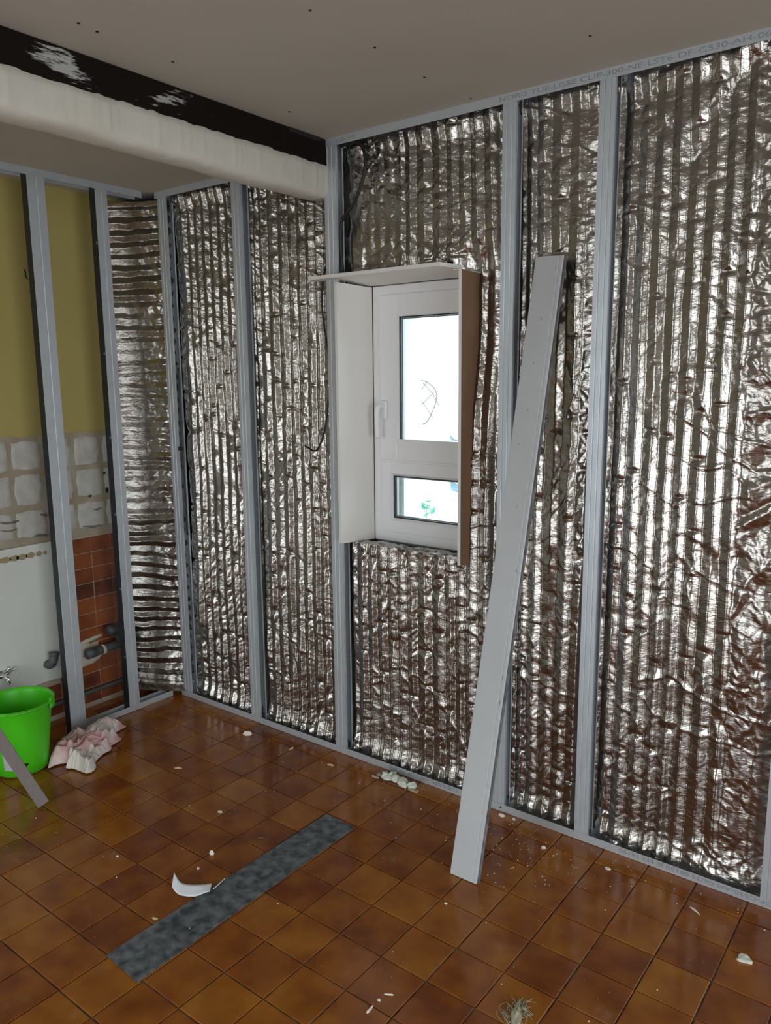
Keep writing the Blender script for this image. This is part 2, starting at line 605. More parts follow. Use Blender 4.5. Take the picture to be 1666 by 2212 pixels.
# back wall (stone behind the foil) with the window opening
bm = bmesh.new()
for (x0, x1, z0, z1) in [(XW-0.2, -0.405, -0.1, ZC+0.1), (0.19, RX+0.2, -0.1, ZC+0.1), (-0.405, 0.19, -0.1, 0.90), (-0.405, 0.19, 1.99, ZC+0.1)]:
    bx(bm, x0, x1, 0.150, 0.228, z0, z1)
wall_back = struct(obj('wall_back', bm, 'masonry'))
bm = bmesh.new()
for (x0, x1, z0, z1) in [(XW-0.2, -0.262, -0.1, ZC+0.1), (0.10, RX+0.2, -0.1, ZC+0.1), (-0.262, 0.10, -0.1, 0.98), (-0.262, 0.10, 1.90, ZC+0.1)]:
    bx(bm, x0, x1, 0.2285, 0.355, z0, z1)
obj('outer_wall', bm, 'render', wall_back)

# right wall and rear wall, with the openings that light the room
y0, y1, z0, z1 = RIGHT_OPEN
bm = bmesh.new()
for (a, b, c, d) in [(RY-0.2, y0, -0.1, ZC+0.1), (y1, 0.35, -0.1, ZC+0.1), (y0, y1, -0.1, z0), (y0, y1, z1, ZC+0.1)]:
    bx(bm, RX, RX+0.2, a, b, c, d)
struct(obj('wall_right', bm, 'roomwall'))
bm = bmesh.new()
bx(bm, RX+0.05, RX+0.11, y0, y0+0.06, z0, z1)
bx(bm, RX+0.05, RX+0.11, y1-0.06, y1, z0, z1)
bx(bm, RX+0.05, RX+0.11, (y0+y1)/2-0.05, (y0+y1)/2+0.05, z0, z1)
bx(bm, RX+0.05, RX+0.11, y0, y1, z0, z0+0.07)
bx(bm, RX+0.05, RX+0.11, y0, y1, z1-0.06, z1)
struct(obj('door_2', bm, 'pvc_white'))
x0, x1, z0, z1 = REAR_OPEN
bm = bmesh.new()
for (a, b, c, d) in [(XW-0.2, x0, -0.1, ZC+0.1), (x1, RX+0.2, -0.1, ZC+0.1), (x0, x1, z1, ZC+0.1)]:
    bx(bm, a, b, RY-0.2, RY, c, d)
struct(obj('wall_rear', bm, 'roomwall'))
bm = bmesh.new()
for xx in (x0+0.03, (x0+x1)/2, x1-0.03):
    bx(bm, xx-0.035, xx+0.035, RY-0.11, RY-0.05, z0, z1)
bx(bm, x0, x1, RY-0.11, RY-0.05, z1-0.07, z1)
bx(bm, x0, x1, RY-0.11, RY-0.05, 0.0, 0.09)
struct(obj('door_1', bm, 'pvc_white'))

# left: old kitchen wall
wl = struct(box('wall_left', XW-0.2, XW, -1.62, 0.15, -0.1, ZC+0.1, 'yellow'))
box('plain_wall', XW-0.2, XW, RY-0.2, -1.621, -0.1, ZC+0.1, 'roomwall', wl)
# stripped band with patches of tile adhesive
nb_y, nb_z = 120, 40
ys = np.linspace(-1.75, 0.13, nb_y)
zs = np.linspace(0, 1, nb_z)
Y, T = np.meshgrid(ys, zs)
topz = 1.358+0.006*sm_noise(Y, Y*0, 0.06, 3)
Z = 0.85+(topz-0.85)*T
V = np.stack([XW+0.0015+0.001*tri_noise(Y, Z, 0.03, 5)+0.0006, Y, Z], -1)
link('stripped_band', grid_mesh('stripped_band', V), 'bare', wl)
for r_, zc in enumerate((1.272, 1.118, 0.962)):
    for c_ in range(11):
        yc = -0.057+0.076-0.152*c_+random.uniform(-0.004, 0.004)
        if yc > 0.05:
            continue
        hy, hz = 0.068+random.uniform(-0.006, 0.004), 0.070+random.uniform(-0.007, 0.002)
        if r_ == 2:
            hz -= 0.006
        n = 14
        gu, gv = np.meshgrid(np.linspace(-1, 1, n), np.linspace(-1, 1, n))
        rr = np.maximum(np.abs(gu), np.abs(gv))
        ang = np.arctan2(gv, gu)
        sq = 1-0.07*np.abs(np.sin(2*ang))**3*rr
        py = yc+gu*hy*sq+0.004*sm_noise(gu+c_*3, gv+r_*5, 0.5, 4)*rr
        pz = zc+gv*hz*sq+0.004*sm_noise(gu+c_*3, gv+r_*5, 0.5, 6)*rr
        hgt = 0.0045*(1-sstep(0.86, 1.0, rr))+0.0009*np.sin(pz*260+2*sm_noise(py, pz, 0.05, 2))*(rr < 0.9)+0.001
        V = np.stack([XW+0.0018+hgt, py, pz], -1)
        link('adhesive_patch', grid_mesh('adhesive_patch', V), 'adhesive', wl)
# brown wall tiles, each one built
bmw = bmesh.new()
bx(bmw, 0, 0.007, -0.0510, 0.0510, -0.0363, 0.0363, bevel=0.0012)
wme = bpy.data.meshes.new('wall_tile')
bmw.to_mesh(wme)
bmw.free()
wme.materials.append(M['wtile'])
box('tile_bed', XW, XW+0.0065, -1.75, 0.10, -0.02, 0.862, 'grout', wl)
for k in range(16):
    yc = -0.0395-0.105*k
    for j in range(12):
        zc = 0.8165-0.0755*j
        if zc-0.036 < -0.05 or (yc < -0.46 and zc > 0.2):
            continue
        if -0.45 < yc < -0.30 and 0.26 < zc < 0.36:
            continue                      # tiles broken away around the waste pipe
        o = bpy.data.objects.new('wall_tile', wme)
        COL.objects.link(o)
        o.parent = wl
        o.location = (XW+0.002, yc+random.uniform(-0.001, 0.001), zc)
# mortar lumps where the pipe comes through
for (yc, zc, ry, rz) in [(-0.345, 0.343, 0.075, 0.012), (-0.36, 0.245, 0.085, 0.03), (-0.39, 0.30, 0.05, 0.045)]:
    bm = bmesh.new()
    bmesh.ops.create_icosphere(bm, subdivisions=3, radius=1)
    for v in bm.verts:
        n_ = 1+0.18*math.sin(v.co.y*9+zc*50)*math.cos(v.co.z*7)
        v.co = Vector((XW+0.004+v.co.x*0.012, yc+v.co.y*ry*n_, zc+v.co.z*rz*n_+0.12*(v.co.y*ry)))
    obj('mortar_patch', bm, 'mortar', wl, True)
# white panel with a rounded stain row and a rough lower edge
n = 60
gy, gz = np.meshgrid(np.linspace(-1.75, -0.462, n*2), np.linspace(0, 1, n))
zlow = 0.205+0.012*sm_noise(gy, gy*0, 0.07, 8)-0.02*(gy+0.9)*0
zt = zlow+(0.868-zlow)*gz
V = np.stack([np.full_like(gy, XW+0.020)+0.0015*sm_noise(gy, zt, 0.2, 2), gy, zt], -1)
Vb = V.copy()
Vb[..., 0] = XW+0.003
pm = link('wall_panel', grid_mesh('wall_panel', V), 'panelw', wl)
bm = bmesh.new()
bx(bm, XW+0.003, XW+0.0195, -1.75, -0.463, 0.222, 0.867)
obj('panel_core', bm, 'panelw', pm)
for (yc, ry) in [(-0.735, 0.03), (-0.69, 0.022), (-0.655, 0.026), (-0.615, 0.022), (-0.575, 0.014), (-0.545, 0.009)]:
    bm = bmesh.new()
    bmesh.ops.create_circle(bm, cap_ends=True, segments=18, radius=1)
    for v in bm.verts:
        v.co = Vector((XW+0.0222, yc+v.co.x*ry, 0.822+v.co.y*min(ry, 0.013)*(1+0.15*math.sin(v.co.x*5))))
    obj('water_stain', bm, 'stain', pm)
# cracks / dark knocks in the wall
for (yc, zc, ry, rz) in [(-0.191, 1.071, 0.010, 0.014), (-0.286, 1.052, 0.012, 0.005), (-0.20, 1.155, 0.008, 0.006), (-0.25, 0.985, 0.026, 0.006), (-0.69, 0.985, 0.05, 0.006), (-0.70, 0.95, 0.045, 0.004), (-0.53, 0.995, 0.022, 0.007), (-0.55, 0.90, 0.04, 0.005), (-0.29, 0.905, 0.05, 0.005)]:
    bm = bmesh.new()
    bmesh.ops.create_icosphere(bm, subdivisions=2, radius=1)
    for v in bm.verts:
        q = 1+0.35*math.sin(v.co.y*6+yc*40)
        v.co = Vector((XW+0.006+v.co.x*0.003, yc+v.co.y*ry, zc+v.co.z*rz*q+0.005*math.sin(v.co.y*2.2+yc*30)*(ry > 0.02)))
    obj('wall_chip', bm, 'hole' if ry < 0.013 else 'greychip', wl, True)
tube('wall_crack', [(XW, -0.520, 2.085), (XW, -0.514, 2.07), (XW, -0.516, 2.058), (XW, -0.508, 2.045)], 0.003, 'hole', wl, 6, 4)

# ------------------------------------------------------------------ the beam
beam = empty('ceiling_beam', (-0.5, -1.5, 2.29))
tag(beam, 'long ceiling beam with dark bare timber above and lumpy white plaster below', 'beam')
tb = child_keep(box('timber', -0.62, -0.457, RY, 0.14, 2.39, ZC-0.001, 'timber', bevel=0.002), beam)
child_keep(box('timber_gap_block', -0.4575, -0.4562, -0.20, -0.03, 2.485, ZC, 'hole'), beam)
ny = 560
yv = np.linspace(RY, 0.12, ny)
prof = [(-0.462, 2.408), (-0.452, 2.404), (-0.449, 2.38), (-0.4485, 2.35), (-0.449, 2.325), (-0.452, 2.308), (-0.460, 2.297), (-0.475, 2.290), (-0.50, 2.288), (-0.53, 2.289), (-0.548, 2.292), (-0.556, 2.302), (-0.558, 2.34), (-0.558, 2.40), (-0.558, ZB)]
Vb = np.zeros((ny, len(prof), 3))
for k, (px_, pz_) in enumerate(prof):
    yy = yv
    n1 = 0.0035*sm_noise(yy, yy*0+pz_, 0.09, 3)+0.0018*sm_noise(yy, yy*0+pz_*2, 0.022, 4)
    n2 = 0.005*sm_noise(yy, yy*0+px_, 0.14, 5)+0.0015*sm_noise(yy, yy*0+px_*3, 0.03, 6)
    e = 0.0035*sm_noise(yy, yy*0, 0.02, 7) if k <= 1 else 0
    drip = 0.003*np.maximum(0, sm_noise(yy, yy*0, 0.012, 9)-0.35)*(1.0 if 2 <= k <= 4 else 0)
    Vb[:, k, 0], Vb[:, k, 1], Vb[:, k, 2] = px_+(n1 if k > 0 else 0)+drip*3, yy, pz_+(n2 if k > 5 else 0)+e
child_keep(link('plaster_casing', grid_mesh('plaster_casing', Vb[:, ::-1]), 'plaster'), beam)

# ------------------------------------------------------------------ steel framing
STUD_W, STUD_D = 0.052, 0.046


def stud_main(x0, x1, z0, z1, label):
    """C-section: grooved front flange, closed side on the left, lip on the right"""
    w = x1-x0
    r = empty('metal_stud', ((x0+x1)/2, 0.0, z0))
    tag(r, label, 'metal stud', 'vertical studs of the main wall')
    bm = bmesh.new()
    g_ = 0.0022
    fr_ = 0.0008
    path = [(w, 0.012), (w, fr_), (w*0.74, fr_), (w*0.70, fr_+g_), (w*0.66, fr_), (w*0.36, fr_), (w*0.32, fr_+g_), (w*0.28, fr_), (0, fr_), (0, STUD_D)]
    sheet_path(bm, path[::-1], 0.0008, 0, z1-z0, lambda u, v, h: Vector((u-w/2, v, h)))
    fl = obj('front_flange', bm, 'steel', r)
    bm = bmesh.new()
    sheet_path(bm, [(0.0005, STUD_D), (w, STUD_D), (w, STUD_D-0.008)], 0.0008, 0, z1-z0, lambda u, v, h: Vector((u-w/2, v, h)))
    obj('back_flange', bm, 'steel', r)
    return r


mains = [(-1.500, -1.444, 0.002, ZB-0.002, 'metal stud at the inner corner beside the horizontally pleated foil'),
         (-1.000, -0.942, 0.002, ZB-0.002, 'metal stud between the two leftmost foil bays of the main wall'),
         (-0.470, -0.412, 0.002, ZC-0.002, 'metal stud at the end of the beam, left of the window'),
         (0.305, 0.355, 0.002, ZC-0.002, 'metal stud right of the window, crossed by the leaning plank'),
         (0.632, 0.682, 0.002, ZC-0.002, 'metal stud standing free just right of the leaning plank'),
         (1.236, 1.288, 0.002, ZC-0.002, 'metal stud cut by the right edge of the picture')]
studs = [stud_main(*a) for a in mains]


def stud_left(yb, w, z0, z1, label, double=False):
    """stud of the left framing: front flange faces +x, dark side faces -y"""
    r = empty('metal_stud', (XL, yb, z0))
    tag(r, label, 'metal stud', 'studs of the left framing')
    H = z1-z0
    bm = bmesh.new()
    path = [(w, 0.035), (w, 0.0008), (w*0.55, 0.0008), (w*0.51, 0.003), (w*0.47, 0.0008), (0, 0.0008), (0, 0.004)]
    sheet_path(bm, path, 0.0008, 0, H, lambda u, v, h: Vector((-v, u, h)))
    obj('front_flange', bm, 'steel', r)
    bm = bmesh.new()
    sheet_path(bm, [(0.0005, 0.0465), (w, 0.0465), (w, 0.0385)], 0.0008, 0, H, lambda u, v, h: Vector((-v, u, h)))
    obj('back_flange', bm, 'steel', r)
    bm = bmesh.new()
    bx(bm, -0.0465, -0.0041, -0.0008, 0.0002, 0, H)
    obj('shaded_side', bm, 'shadeside', r)  # dark strip: painted shade on the stud's side
    if not double:
        for zz in (0.28, 0.62, 0.98, 1.34, 1.72, 2.2):
            bm = bmesh.new()
            bmesh.ops.create_cone(bm, cap_ends=True, segments=10, radius1=0.006, radius2=0.006, depth=0.003)
            o = obj('punched_hole_rim', bm, 'spacer', r)
            o.location = (-0.012, -0.001, zz)
            o.rotation_euler = (math.pi/2, 0, 0)
    return r


stud_left(-0.600, 0.074, 0.002, ZB-0.002, 'doubled metal stud of the left framing, beside the green bucket', True)
stud_left(-0.290, 0.056, 0.002, ZB-0.002, 'single metal stud of the left framing, nearest the foil corner')


def track(name, a0, a1, axis, zbase, up_, label, off=0.0):
    """U-channel; axis 'x' along the main wall (front at y=-0.0015), 'y' along the left framing"""
    bm = bmesh.new()
    fl = 0.029
    s = 1 if up_ else -1
    path = [(-0.0012, fl), (-0.0012, 0), (0.0495, 0), (0.0495, fl)]
    if axis == 'x':
        f = lambda u, v, h: Vector((h, u+off, zbase+s*v))
    else:
        f = lambda u, v, h: Vector((XL-u-off+0.0, h, zbase+s*v))
    sheet_path(bm, path, 0.0009 if up_ else -0.0009, a0, a1, f)
    o = obj(name, bm, 'steel')
    tag(o, label, 'metal track')
    return o


tk_top = track('ceiling_track', -0.474, 2.6, 'x', ZC-0.0005, False, 'printed metal track along the main ceiling above the window')
tk_bot = track('floor_track', -1.515, 2.6, 'x', 0.0016, True, 'metal track along the floor at the foot of the foil wall')
track('ceiling_track', -1.515, -0.56, 'x', ZB-0.0005, False, 'short metal track under the lower ceiling behind the beam')
track('ceiling_track', -2.2, -0.052, 'y', ZB-0.0005, False, 'metal track of the left framing under the lower ceiling')
track('floor_track', -0.602, -0.036, 'y', 0.0016, True, 'short metal track on the floor under the left framing')


def text_part(name, s, loc, size, rot, parent, m='steel_print', stretch=1.0):
    cu = bpy.data.curves.new(name, 'FONT')
    cu.body = s
    cu.size = size
    cu.fill_mode = 'FRONT'
    to = bpy.data.objects.new('tmp_text', cu)
    COL.objects.link(to)
    dg = bpy.context.evaluated_depsgraph_get()
    me = bpy.data.meshes.new_from_object(to.evaluated_get(dg))
    bpy.data.objects.remove(to)
    o = link(name, me, m, parent)
    o.location = loc
    o.rotation_euler = rot
    o.scale = (stretch, 1, 1)
    return o


H2 = math.pi/2
text_part('printed_text', 'LE EN 14195', (-0.405, -0.00235, ZC-0.021), 0.018, (H2, 0, 0), tk_top)
text_part('printed_text', 'NORIS TUE-LISSE CLIP-300-NE-LST6-DF-C530-AH-06/23', (0.290, -0.00235, ZC-0.021), 0.0205, (H2, 0, 0), tk_top, stretch=1.75)
text_part('printed_text', 'ST6-DF-C530-AH-06/23 08150 JE EN 14195', (1.33, -0.00235, 0.0255), 0.0185, (H2, math.pi, 0), tk_bot, stretch=1.6)
text_part('printed_text', 'TUE-LISSE 300 CLIP NORIS', (0.16, -0.00235, 0.0255), 0.0185, (H2, math.pi, 0), tk_bot, stretch=1.6)
bm = bmesh.new()
bmesh.ops.create_cone(bm, cap_ends=True, segments=10, radius1=0.0035, radius2=0.003, depth=0.002)
o = obj('screw', bm, 'screw', tk_bot)
o.location = (0.343, -0.0025, 0.018)
o.rotation_euler = (H2, 0, 0)


# ------------------------------------------------------------------ foil insulation
STX = np.array([(a[0]+a[1])/2 for a in mains])


def pleat(t, pd):
    """zigzag 0 (valley) .. 1 (ridge): rises over 1-pd... left-facing face takes pd of the period"""
    t = t-np.floor(t)
    return np.where(t < pd, t/pd, 1-(t-pd)/(1-pd))


def foil_y(x, z):
    """depth of the foil face (toward the wall = +y)"""
    wx = x+0.006*sm_noise(x, z, 0.6, 1)+0.0011*tri_noise(x*0.6, z, 0.13, 2)
    per = 0.0525
    t = wx/per+0.30*sm_noise(wx, z*0.05, 0.13, 28)
    cell = np.floor(t)
    amp = 0.0175*np.clip(0.88+0.32*sm_noise(cell*1.7, z, 0.30, 3)+0.30*sm_noise(x, z, 0.5, 22), 0.3, 1.2)
    # horizontal kinks: each pleat is dented at its own heights
    k1 = np.abs(tri_noise(cell*2.37+x*0, z, 0.19, 4))
    dent = np.exp(-(k1/0.055)**2)
    amp = amp*(1-0.6*dent)
    # flat areas: left part above the window, far right of the last bay
    flat = sstep(1.07, 1.10, x)*0.9
    flat = np.maximum(flat, 0.75*sstep(-0.10, -0.16, x)*sstep(-0.43, -0.40, x)*sstep(2.0, 2.02, z))
    amp = amp*(1-flat)
    h = amp*pleat(t, 0.60)
    # crumple
    wz = z+0.010*sm_noise(x, z, 0.06, 5)
    wxx = x+0.010*sm_noise(x, z, 0.05, 6)
    loc = 0.55+0.45*sm_noise(x, z, 0.22, 19)
    cr = 0.0024*tri_noise(wxx*1.3, wz+0.5*x, 0.080, 7)+(0.0021*tri_noise(wxx*0.6, wz+0.6*x, 0.030, 8)+0.0021*tri_noise(wxx*0.8, wz+0.5*x, 0.0150, 9)+0.0008*tri_noise(wxx, wz+0.3*x, 0.008, 29))*loc
    # diagonal drag wrinkles
    a = 0.9
    u_ = (x*math.cos(a)+z*math.sin(a))
    v_ = (-x*math.sin(a)+z*math.cos(a))
    dg = 0.0045*tri_noise(u_, v_, 0.020, 10, 0) if False else 0.0040*(1-np.abs(tri_noise(v_*1.0, u_*0.22, 0.022, 10)))
    h = h+cr*(0.9+1.0*flat)+dg*1.1*np.clip(sm_noise(x, z, 0.3, 20)+0.3, 0, 1)
    # sharp crease lines, mostly slanting
    cm = np.clip(sm_noise(x, z, 0.25, 23)+0.45, 0, 1)
    c1 = np.exp(-(tri_noise(wxx*0.55, wz+0.45*x, 0.085, 24)/0.07)**2)
    c2 = np.exp(-(tri_noise(wxx*0.8, wz-0.3*x, 0.055, 25)/0.11)**2)
    h = h+(0.0042*c1*cm-0.0014*c2*(1.1-cm))
    # pucker above the window head
    pr_, pa_ = np.hypot(x-0.05, z-2.02), np.arctan2(z-2.02, x-0.05)
    h = h+0.016*(1-np.abs(tri_noise(pa_*0.8, pr_*0.3, 0.13, 26)))*np.exp(-(pr_/0.085)**2)
    # flap at the upper right: steps back along a slanting edge
    dl = (x-1.02)*0.775-(z-2.47)*0.634
    h = h+0.014*(1-sstep(0.0, 0.06, dl+0.008*sm_noise(x, z, 0.08, 27)))*sstep(0.78, 0.95, x)*sstep(2.12, 2.3, z)
    # radiating folds in the flat right-hand part, running to a point beyond the frame
    ang = np.arctan2(z-1.78, 1.9-x)
    rad = np.hypot(z-1.78, 1.9-x)
    fold = (1-np.abs(tri_noise(ang*0.9+0.05*sm_noise(x, z, 0.2, 12), rad*0.10, 0.07, 11)))
    h = h+0.014*fold*sstep(1.05, 1.12, x)*sstep(0.35, 0.9, z)*sstep(2.6, 2.0, z)
    # soft bulge of the blanket between studs, tucked back behind each stud
    dst = np.min(np.abs(x[..., None]-STX), -1)
    h = h+0.018*sstep(0.02, 0.09, dst)
    y = 0.066-h
    # sinks back into the window recess at the upper right of the window, and just above it
    y = y+0.035*sstep(0.28, 0.20, x)*sstep(0.1, 0.17, x)*sstep(1.45, 1.75, z)*sstep(2.08, 1.98, z)
    y = y-0.014*sstep(0.10, 0.02, z)
    y = y-0.012*sstep(0.09, 0.03, np.where(x < -0.443, ZB, ZC)-z)
    return np.clip(y, 0.004, 0.146)


def foil_patch(name, x0, x1, z0, z1, label, step=0.0040, hole=None, edge=0.012):
    nx, nz = int((x1-x0)/step)+1, int((z1-z0)/(step*1.15))+1
    X, Z = np.meshgrid(np.linspace(x0, x1, nx), np.linspace(z0, z1, nz))
    Y = foil_y(X, Z)
    V = np.stack([X, Y, Z], -1)
    # ragged top edge
    V[-1, :, 2] -= edge*np.abs(sm_noise(X[-1], X[-1]*0, 0.05, 21))
    mask = None
    if hole:
        xc, zc = (X[:-1, :-1]+X[1:, 1:])/2, (Z[:-1, :-1]+Z[1:, 1:])/2
        mask = ~((xc > hole[0]) & (xc < hole[1]) & (zc > hole[2]) & (zc < np.where(xc > 0.10, hole[3]-0.028, hole[3])))
    o = link(name, grid_mesh(name, V, mask), 'foil')
    tag(o, label, 'foil insulation', 'pleated foil sheets of the main wall')
    return o


foil_patch('foil_insulation', -1.470, -0.972, 0.010, ZB-0.004, 'crinkled foil sheet in the bay nearest the corner, left of the beam end')
foil_patch('foil_insulation', -0.970, -0.443, 0.010, ZB-0.004, 'crinkled foil sheet under the beam, with a hanging black cable')
foil_win = foil_patch('foil_insulation', -0.441, 0.329, 0.010, ZC-0.004, 'crinkled foil sheet around the window, above and below it', hole=(-0.402, 0.186, 0.935, 2.002))
foil_patch('foil_insulation', 0.331, 0.656, 0.010, ZC-0.004, 'narrow crinkled foil sheet behind the top of the leaning plank')
foil_patch('foil_insulation', 0.658, 2.58, 0.010, ZC-0.004, 'wide crinkled foil sheet filling the right end of the wall')
# foil folded back over the window sill
nx, nz = 150, 30
X, T = np.meshgrid(np.linspace(-0.400, 0.168, nx), np.linspace(0, 1, nz))
fy = foil_y(X[:1], np.full_like(X[:1], 0.935))
Y = fy*(1-T)+0.163*T
Z = 0.935+0.004*np.sin(T*3)+0.009*tri_noise(X, T*0.12, 0.03, 13)*sstep(0, 0.1, T)*sstep(1.05, 0.9, T)-0.018*T
link('sill_fold', grid_mesh('sill_fold', np.stack([X, Y, Z], -1)), 'foil', foil_win)

# corner sheet with horizontal pleats
nx, nz = 95, 620
S, Z = np.meshgrid(np.linspace(0, 1, nx), np.linspace(0.03, 2.425, nz))
wz = Z+0.012*sm_noise(S*0.3, Z, 0.2, 14)+0.004*tri_noise(S*0.3, Z, 0.05, 15)
amp = 0.013*(0.8+0.5*sm_noise(S*0.3, np.floor(wz/0.055)*0.7, 0.3, 16))
amp = amp*(1-0.6*sstep(0.75, 0.35, S)*sstep(0.75, 1.1, Z)*sstep(2.05, 1.75, Z))
h = amp*pleat(wz/0.055, 0.5)+0.004*tri_noise(S*0.33, Z, 0.04, 17)*(0.3+0.7*S)+0.0018*tri_noise(S*0.33, Z, 0.018, 18)*(0.25+0.75*sstep(0.4, 0.8, S))
bx_, by_ = -1.764+S*(1.764-1.472), -0.112+S*(0.055+0.112)
by_ = by_-0.03*np.sin(S*math.pi)*sstep(0.5, 0.1, Z)+0.02*np.sin(S*math.pi)
nxx, nyy = 0.49, -0.87
V = np.stack([bx_+nxx*h, by_+nyy*h, Z+0.012*(1-S)*0], -1)
V[-6:, :, 0] += nxx*0.02*np.linspace(0, 1, 6)[:, None]
V[-6:, :, 1] += nyy*0.02*np.linspace(0, 1, 6)[:, None]
V[:14, :, 1] += -0.05*np.linspace(1, 0, 14)[:, None]**2
o = link('foil_insulation', grid_mesh('corner_foil', V), 'foil')
tag(o, 'dull foil sheet with horizontal pleats in the inner corner', 'foil insulation')

# ------------------------------------------------------------------ window
win = struct(empty('window_1', (-0.1, 0.19, 0.925)))


def wpart(name, boxes, m, parent=win, bevel=0.0, smooth=False):
    bm = bmesh.new()
    for b in boxes:
        bx(bm, *b, bevel)
    o = obj(name, bm, m)
    return child_keep(o, parent) if parent is win else (setattr(o, 'parent', parent), o)[1]


def ring(x0, x1, z0, z1, w, y0, y1):
    return [(x0, x0+w, y0, y1, z0, z1), (x1-w, x1, y0, y1, z0, z1), (x0+w, x1-w, y0, y1, z0, z0+w), (x0+w, x1-w, y0, y1, z1-w, z1)]


WL, WR, WB, WT = -0.378, 0.172, 0.925, 1.966
wpart('window_frame', ring(WL, WR, WB, WT, 0.045, 0.176, 0.228)+[(WL+0.045, WR-0.045, 0.176, 0.228, 1.235, 1.285)], 'pvc_white', bevel=0.003)
# opening sash above
sx0, sx1, sz0, sz1 = WL+0.038, WR-0.038, 1.268, WT-0.036
sash = wpart('sash', ring(sx0, sx1, sz0, sz1, 0.088, 0.166, 0.215), 'pvc_white', bevel=0.004)
# glazing beads: sloped strips round each pane
def beads(x0, x1, z0, z1, y0, y1, w):
    bm = bmesh.new()
    o_ = [(x0, z0), (x1, z0), (x1, z1), (x0, z1)]
    i_ = [(x0+w, z0+w), (x1-w, z0+w), (x1-w, z1-w), (x0+w, z1-w)]
    a = [bm.verts.new((x, y0, z)) for x, z in o_]
    b = [bm.verts.new((x, y1, z)) for x, z in i_]
    c = [bm.verts.new((x, y1+0.012, z)) for x, z in i_]
    for k in range(4):
        bm.faces.new((a[k], a[(k+1) % 4], b[(k+1) % 4], b[k]))
        bm.faces.new((b[k], b[(k+1) % 4], c[(k+1) % 4], c[k]))
    bmesh.ops.recalc_face_normals(bm, faces=bm.faces)
    return child_keep(obj('glazing_bead', bm, 'pvc_white'), win)


GU = (sx0+0.088, sx1-0.088, sz0+0.088-0.018, sz1-0.088)
gux0, gux1, guz0, guz1 = -0.254, 0.046, 1.335, 1.850
beads(gux0-0.001, gux1+0.001, guz0-0.001, guz1+0.001, 0.1655, 0.1785, 0.009)
wpart('pane_gasket', ring(gux0+0.008, gux1-0.008, guz0+0.008, guz1-0.008, 0.004, 0.179, 0.190), 'gasket')
wpart('pane_spacer', ring(gux0+0.012, gux1-0.012, guz0+0.012, guz1-0.012, 0.005, 0.191, 0.206), 'spacer')
wpart('glass_pane', [(gux0+0.006, gux1-0.006, 0.192, 0.194, guz0+0.006, guz1-0.006)], 'glass')
# fixed light below
glx0, glx1, glz0, glz1 = -0.290, 0.082, 1.018, 1.212
wpart('fixed_light', [(WL+0.043, glx0, 0.170, 0.216, WB+0.043, 1.262), (glx1, WR-0.043, 0.170, 0.216, WB+0.043, 1.262), (glx0, glx1, 0.170, 0.216, WB+0.043, glz0), (glx0, glx1, 0.170, 0.216, glz1, 1.262)], 'pvc_white', bevel=0.002)
beads(glx0-0.001, glx1+0.001, glz0-0.001, glz1+0.001, 0.1695, 0.1815, 0.009)
wpart('pane_gasket', ring(glx0+0.008, glx1-0.008, glz0+0.008, glz1-0.008, 0.004, 0.182, 0.192), 'gasket')
wpart('pane_spacer', ring(glx0+0.012, glx1-0.012, glz0+0.012, glz1-0.012, 0.005, 0.193, 0.208), 'spacer')
wpart('glass_pane', [(glx0+0.006, glx1-0.006, 0.194, 0.196, glz0+0.006, glz1-0.006)], 'glass')
# handle
hx = -0.312
bm = bmesh.new()
bx(bm, hx-0.016, hx+0.016, 0.153, 0.1662, 1.435, 1.512, 0.005)
hb = child_keep(obj('handle_plate', bm, 'pvc_white'), win)
hl = tube('handle_lever', [(hx, 0.156, 1.487), (hx, 0.130, 1.490), (hx-0.004, 0.120, 1.478), (hx-0.006, 0.119, 1.44), (hx-0.006, 0.124, 1.36)], 0.0105, 'pvc_white', None, 10, 5)
child_keep(hl, win)

# ------------------------------------------------------------------ plasterboard lining of the window
BT = 0.0127


def board(name, corners, thick_dir, label, front='boardw', back='boardw', split=True):
    """corners: 4 points of one face (a,b,c,d); extruded along thick_dir. face, core edge and back are parts"""
    r = empty(name, corners[0])
    tag(r, label, 'plasterboard')
    C = [Vector(c)-Vector(corners[0]) for c in corners]
    t = Vector(thick_dir)
    n = t.normalized()*0.0007
    for nm, a, b, m in (('paper_face', Vector((0, 0, 0)), n, front), ('paper_back', t-n, t, back)):
        bm = bmesh.new()
        v0 = [bm.verts.new(c+a) for c in C]
        v1 = [bm.verts.new(c+b) for c in C]
        bm.faces.new(v0)
        bm.faces.new(v1[::-1])
        for k in range(4):
            bm.faces.new((v0[k], v1[k], v1[(k+1) % 4], v0[(k+1) % 4]))
        bmesh.ops.recalc_face_normals(bm, faces=bm.faces)
        obj(nm, bm, m, r)
    # gypsum core with slightly ragged cut edges
    bm = bmesh.new()
    per = []
    for k in range(4):
        a, b = C[k], C[(k+1) % 4]
        ns = max(2, int((b-a).length/0.02))
        for i in range(ns):
            per.append((a+(b-a)*(i/ns), i == 0))
    cen = sum(C, Vector())/4
    lv, hv = [], []
    for p, corner in per:
        j = 0 if corner else random.uniform(-0.0010, 0.0010)
        q = p+(p-cen).normalized()*j
        lv.append(bm.verts.new(q+n))
        hv.append(bm.verts.new(q+t-n))
    k = len(per)
    bm.faces.new(lv)
    bm.faces.new(hv[::-1])
    for i in range(k):
        bm.faces.new((lv[i], hv[i], hv[(i+1) % k], lv[(i+1) % k]))
    bmesh.ops.recalc_face_normals(bm, faces=bm.faces)
    obj('gypsum_core', bm, 'boardedge', r)
    return r


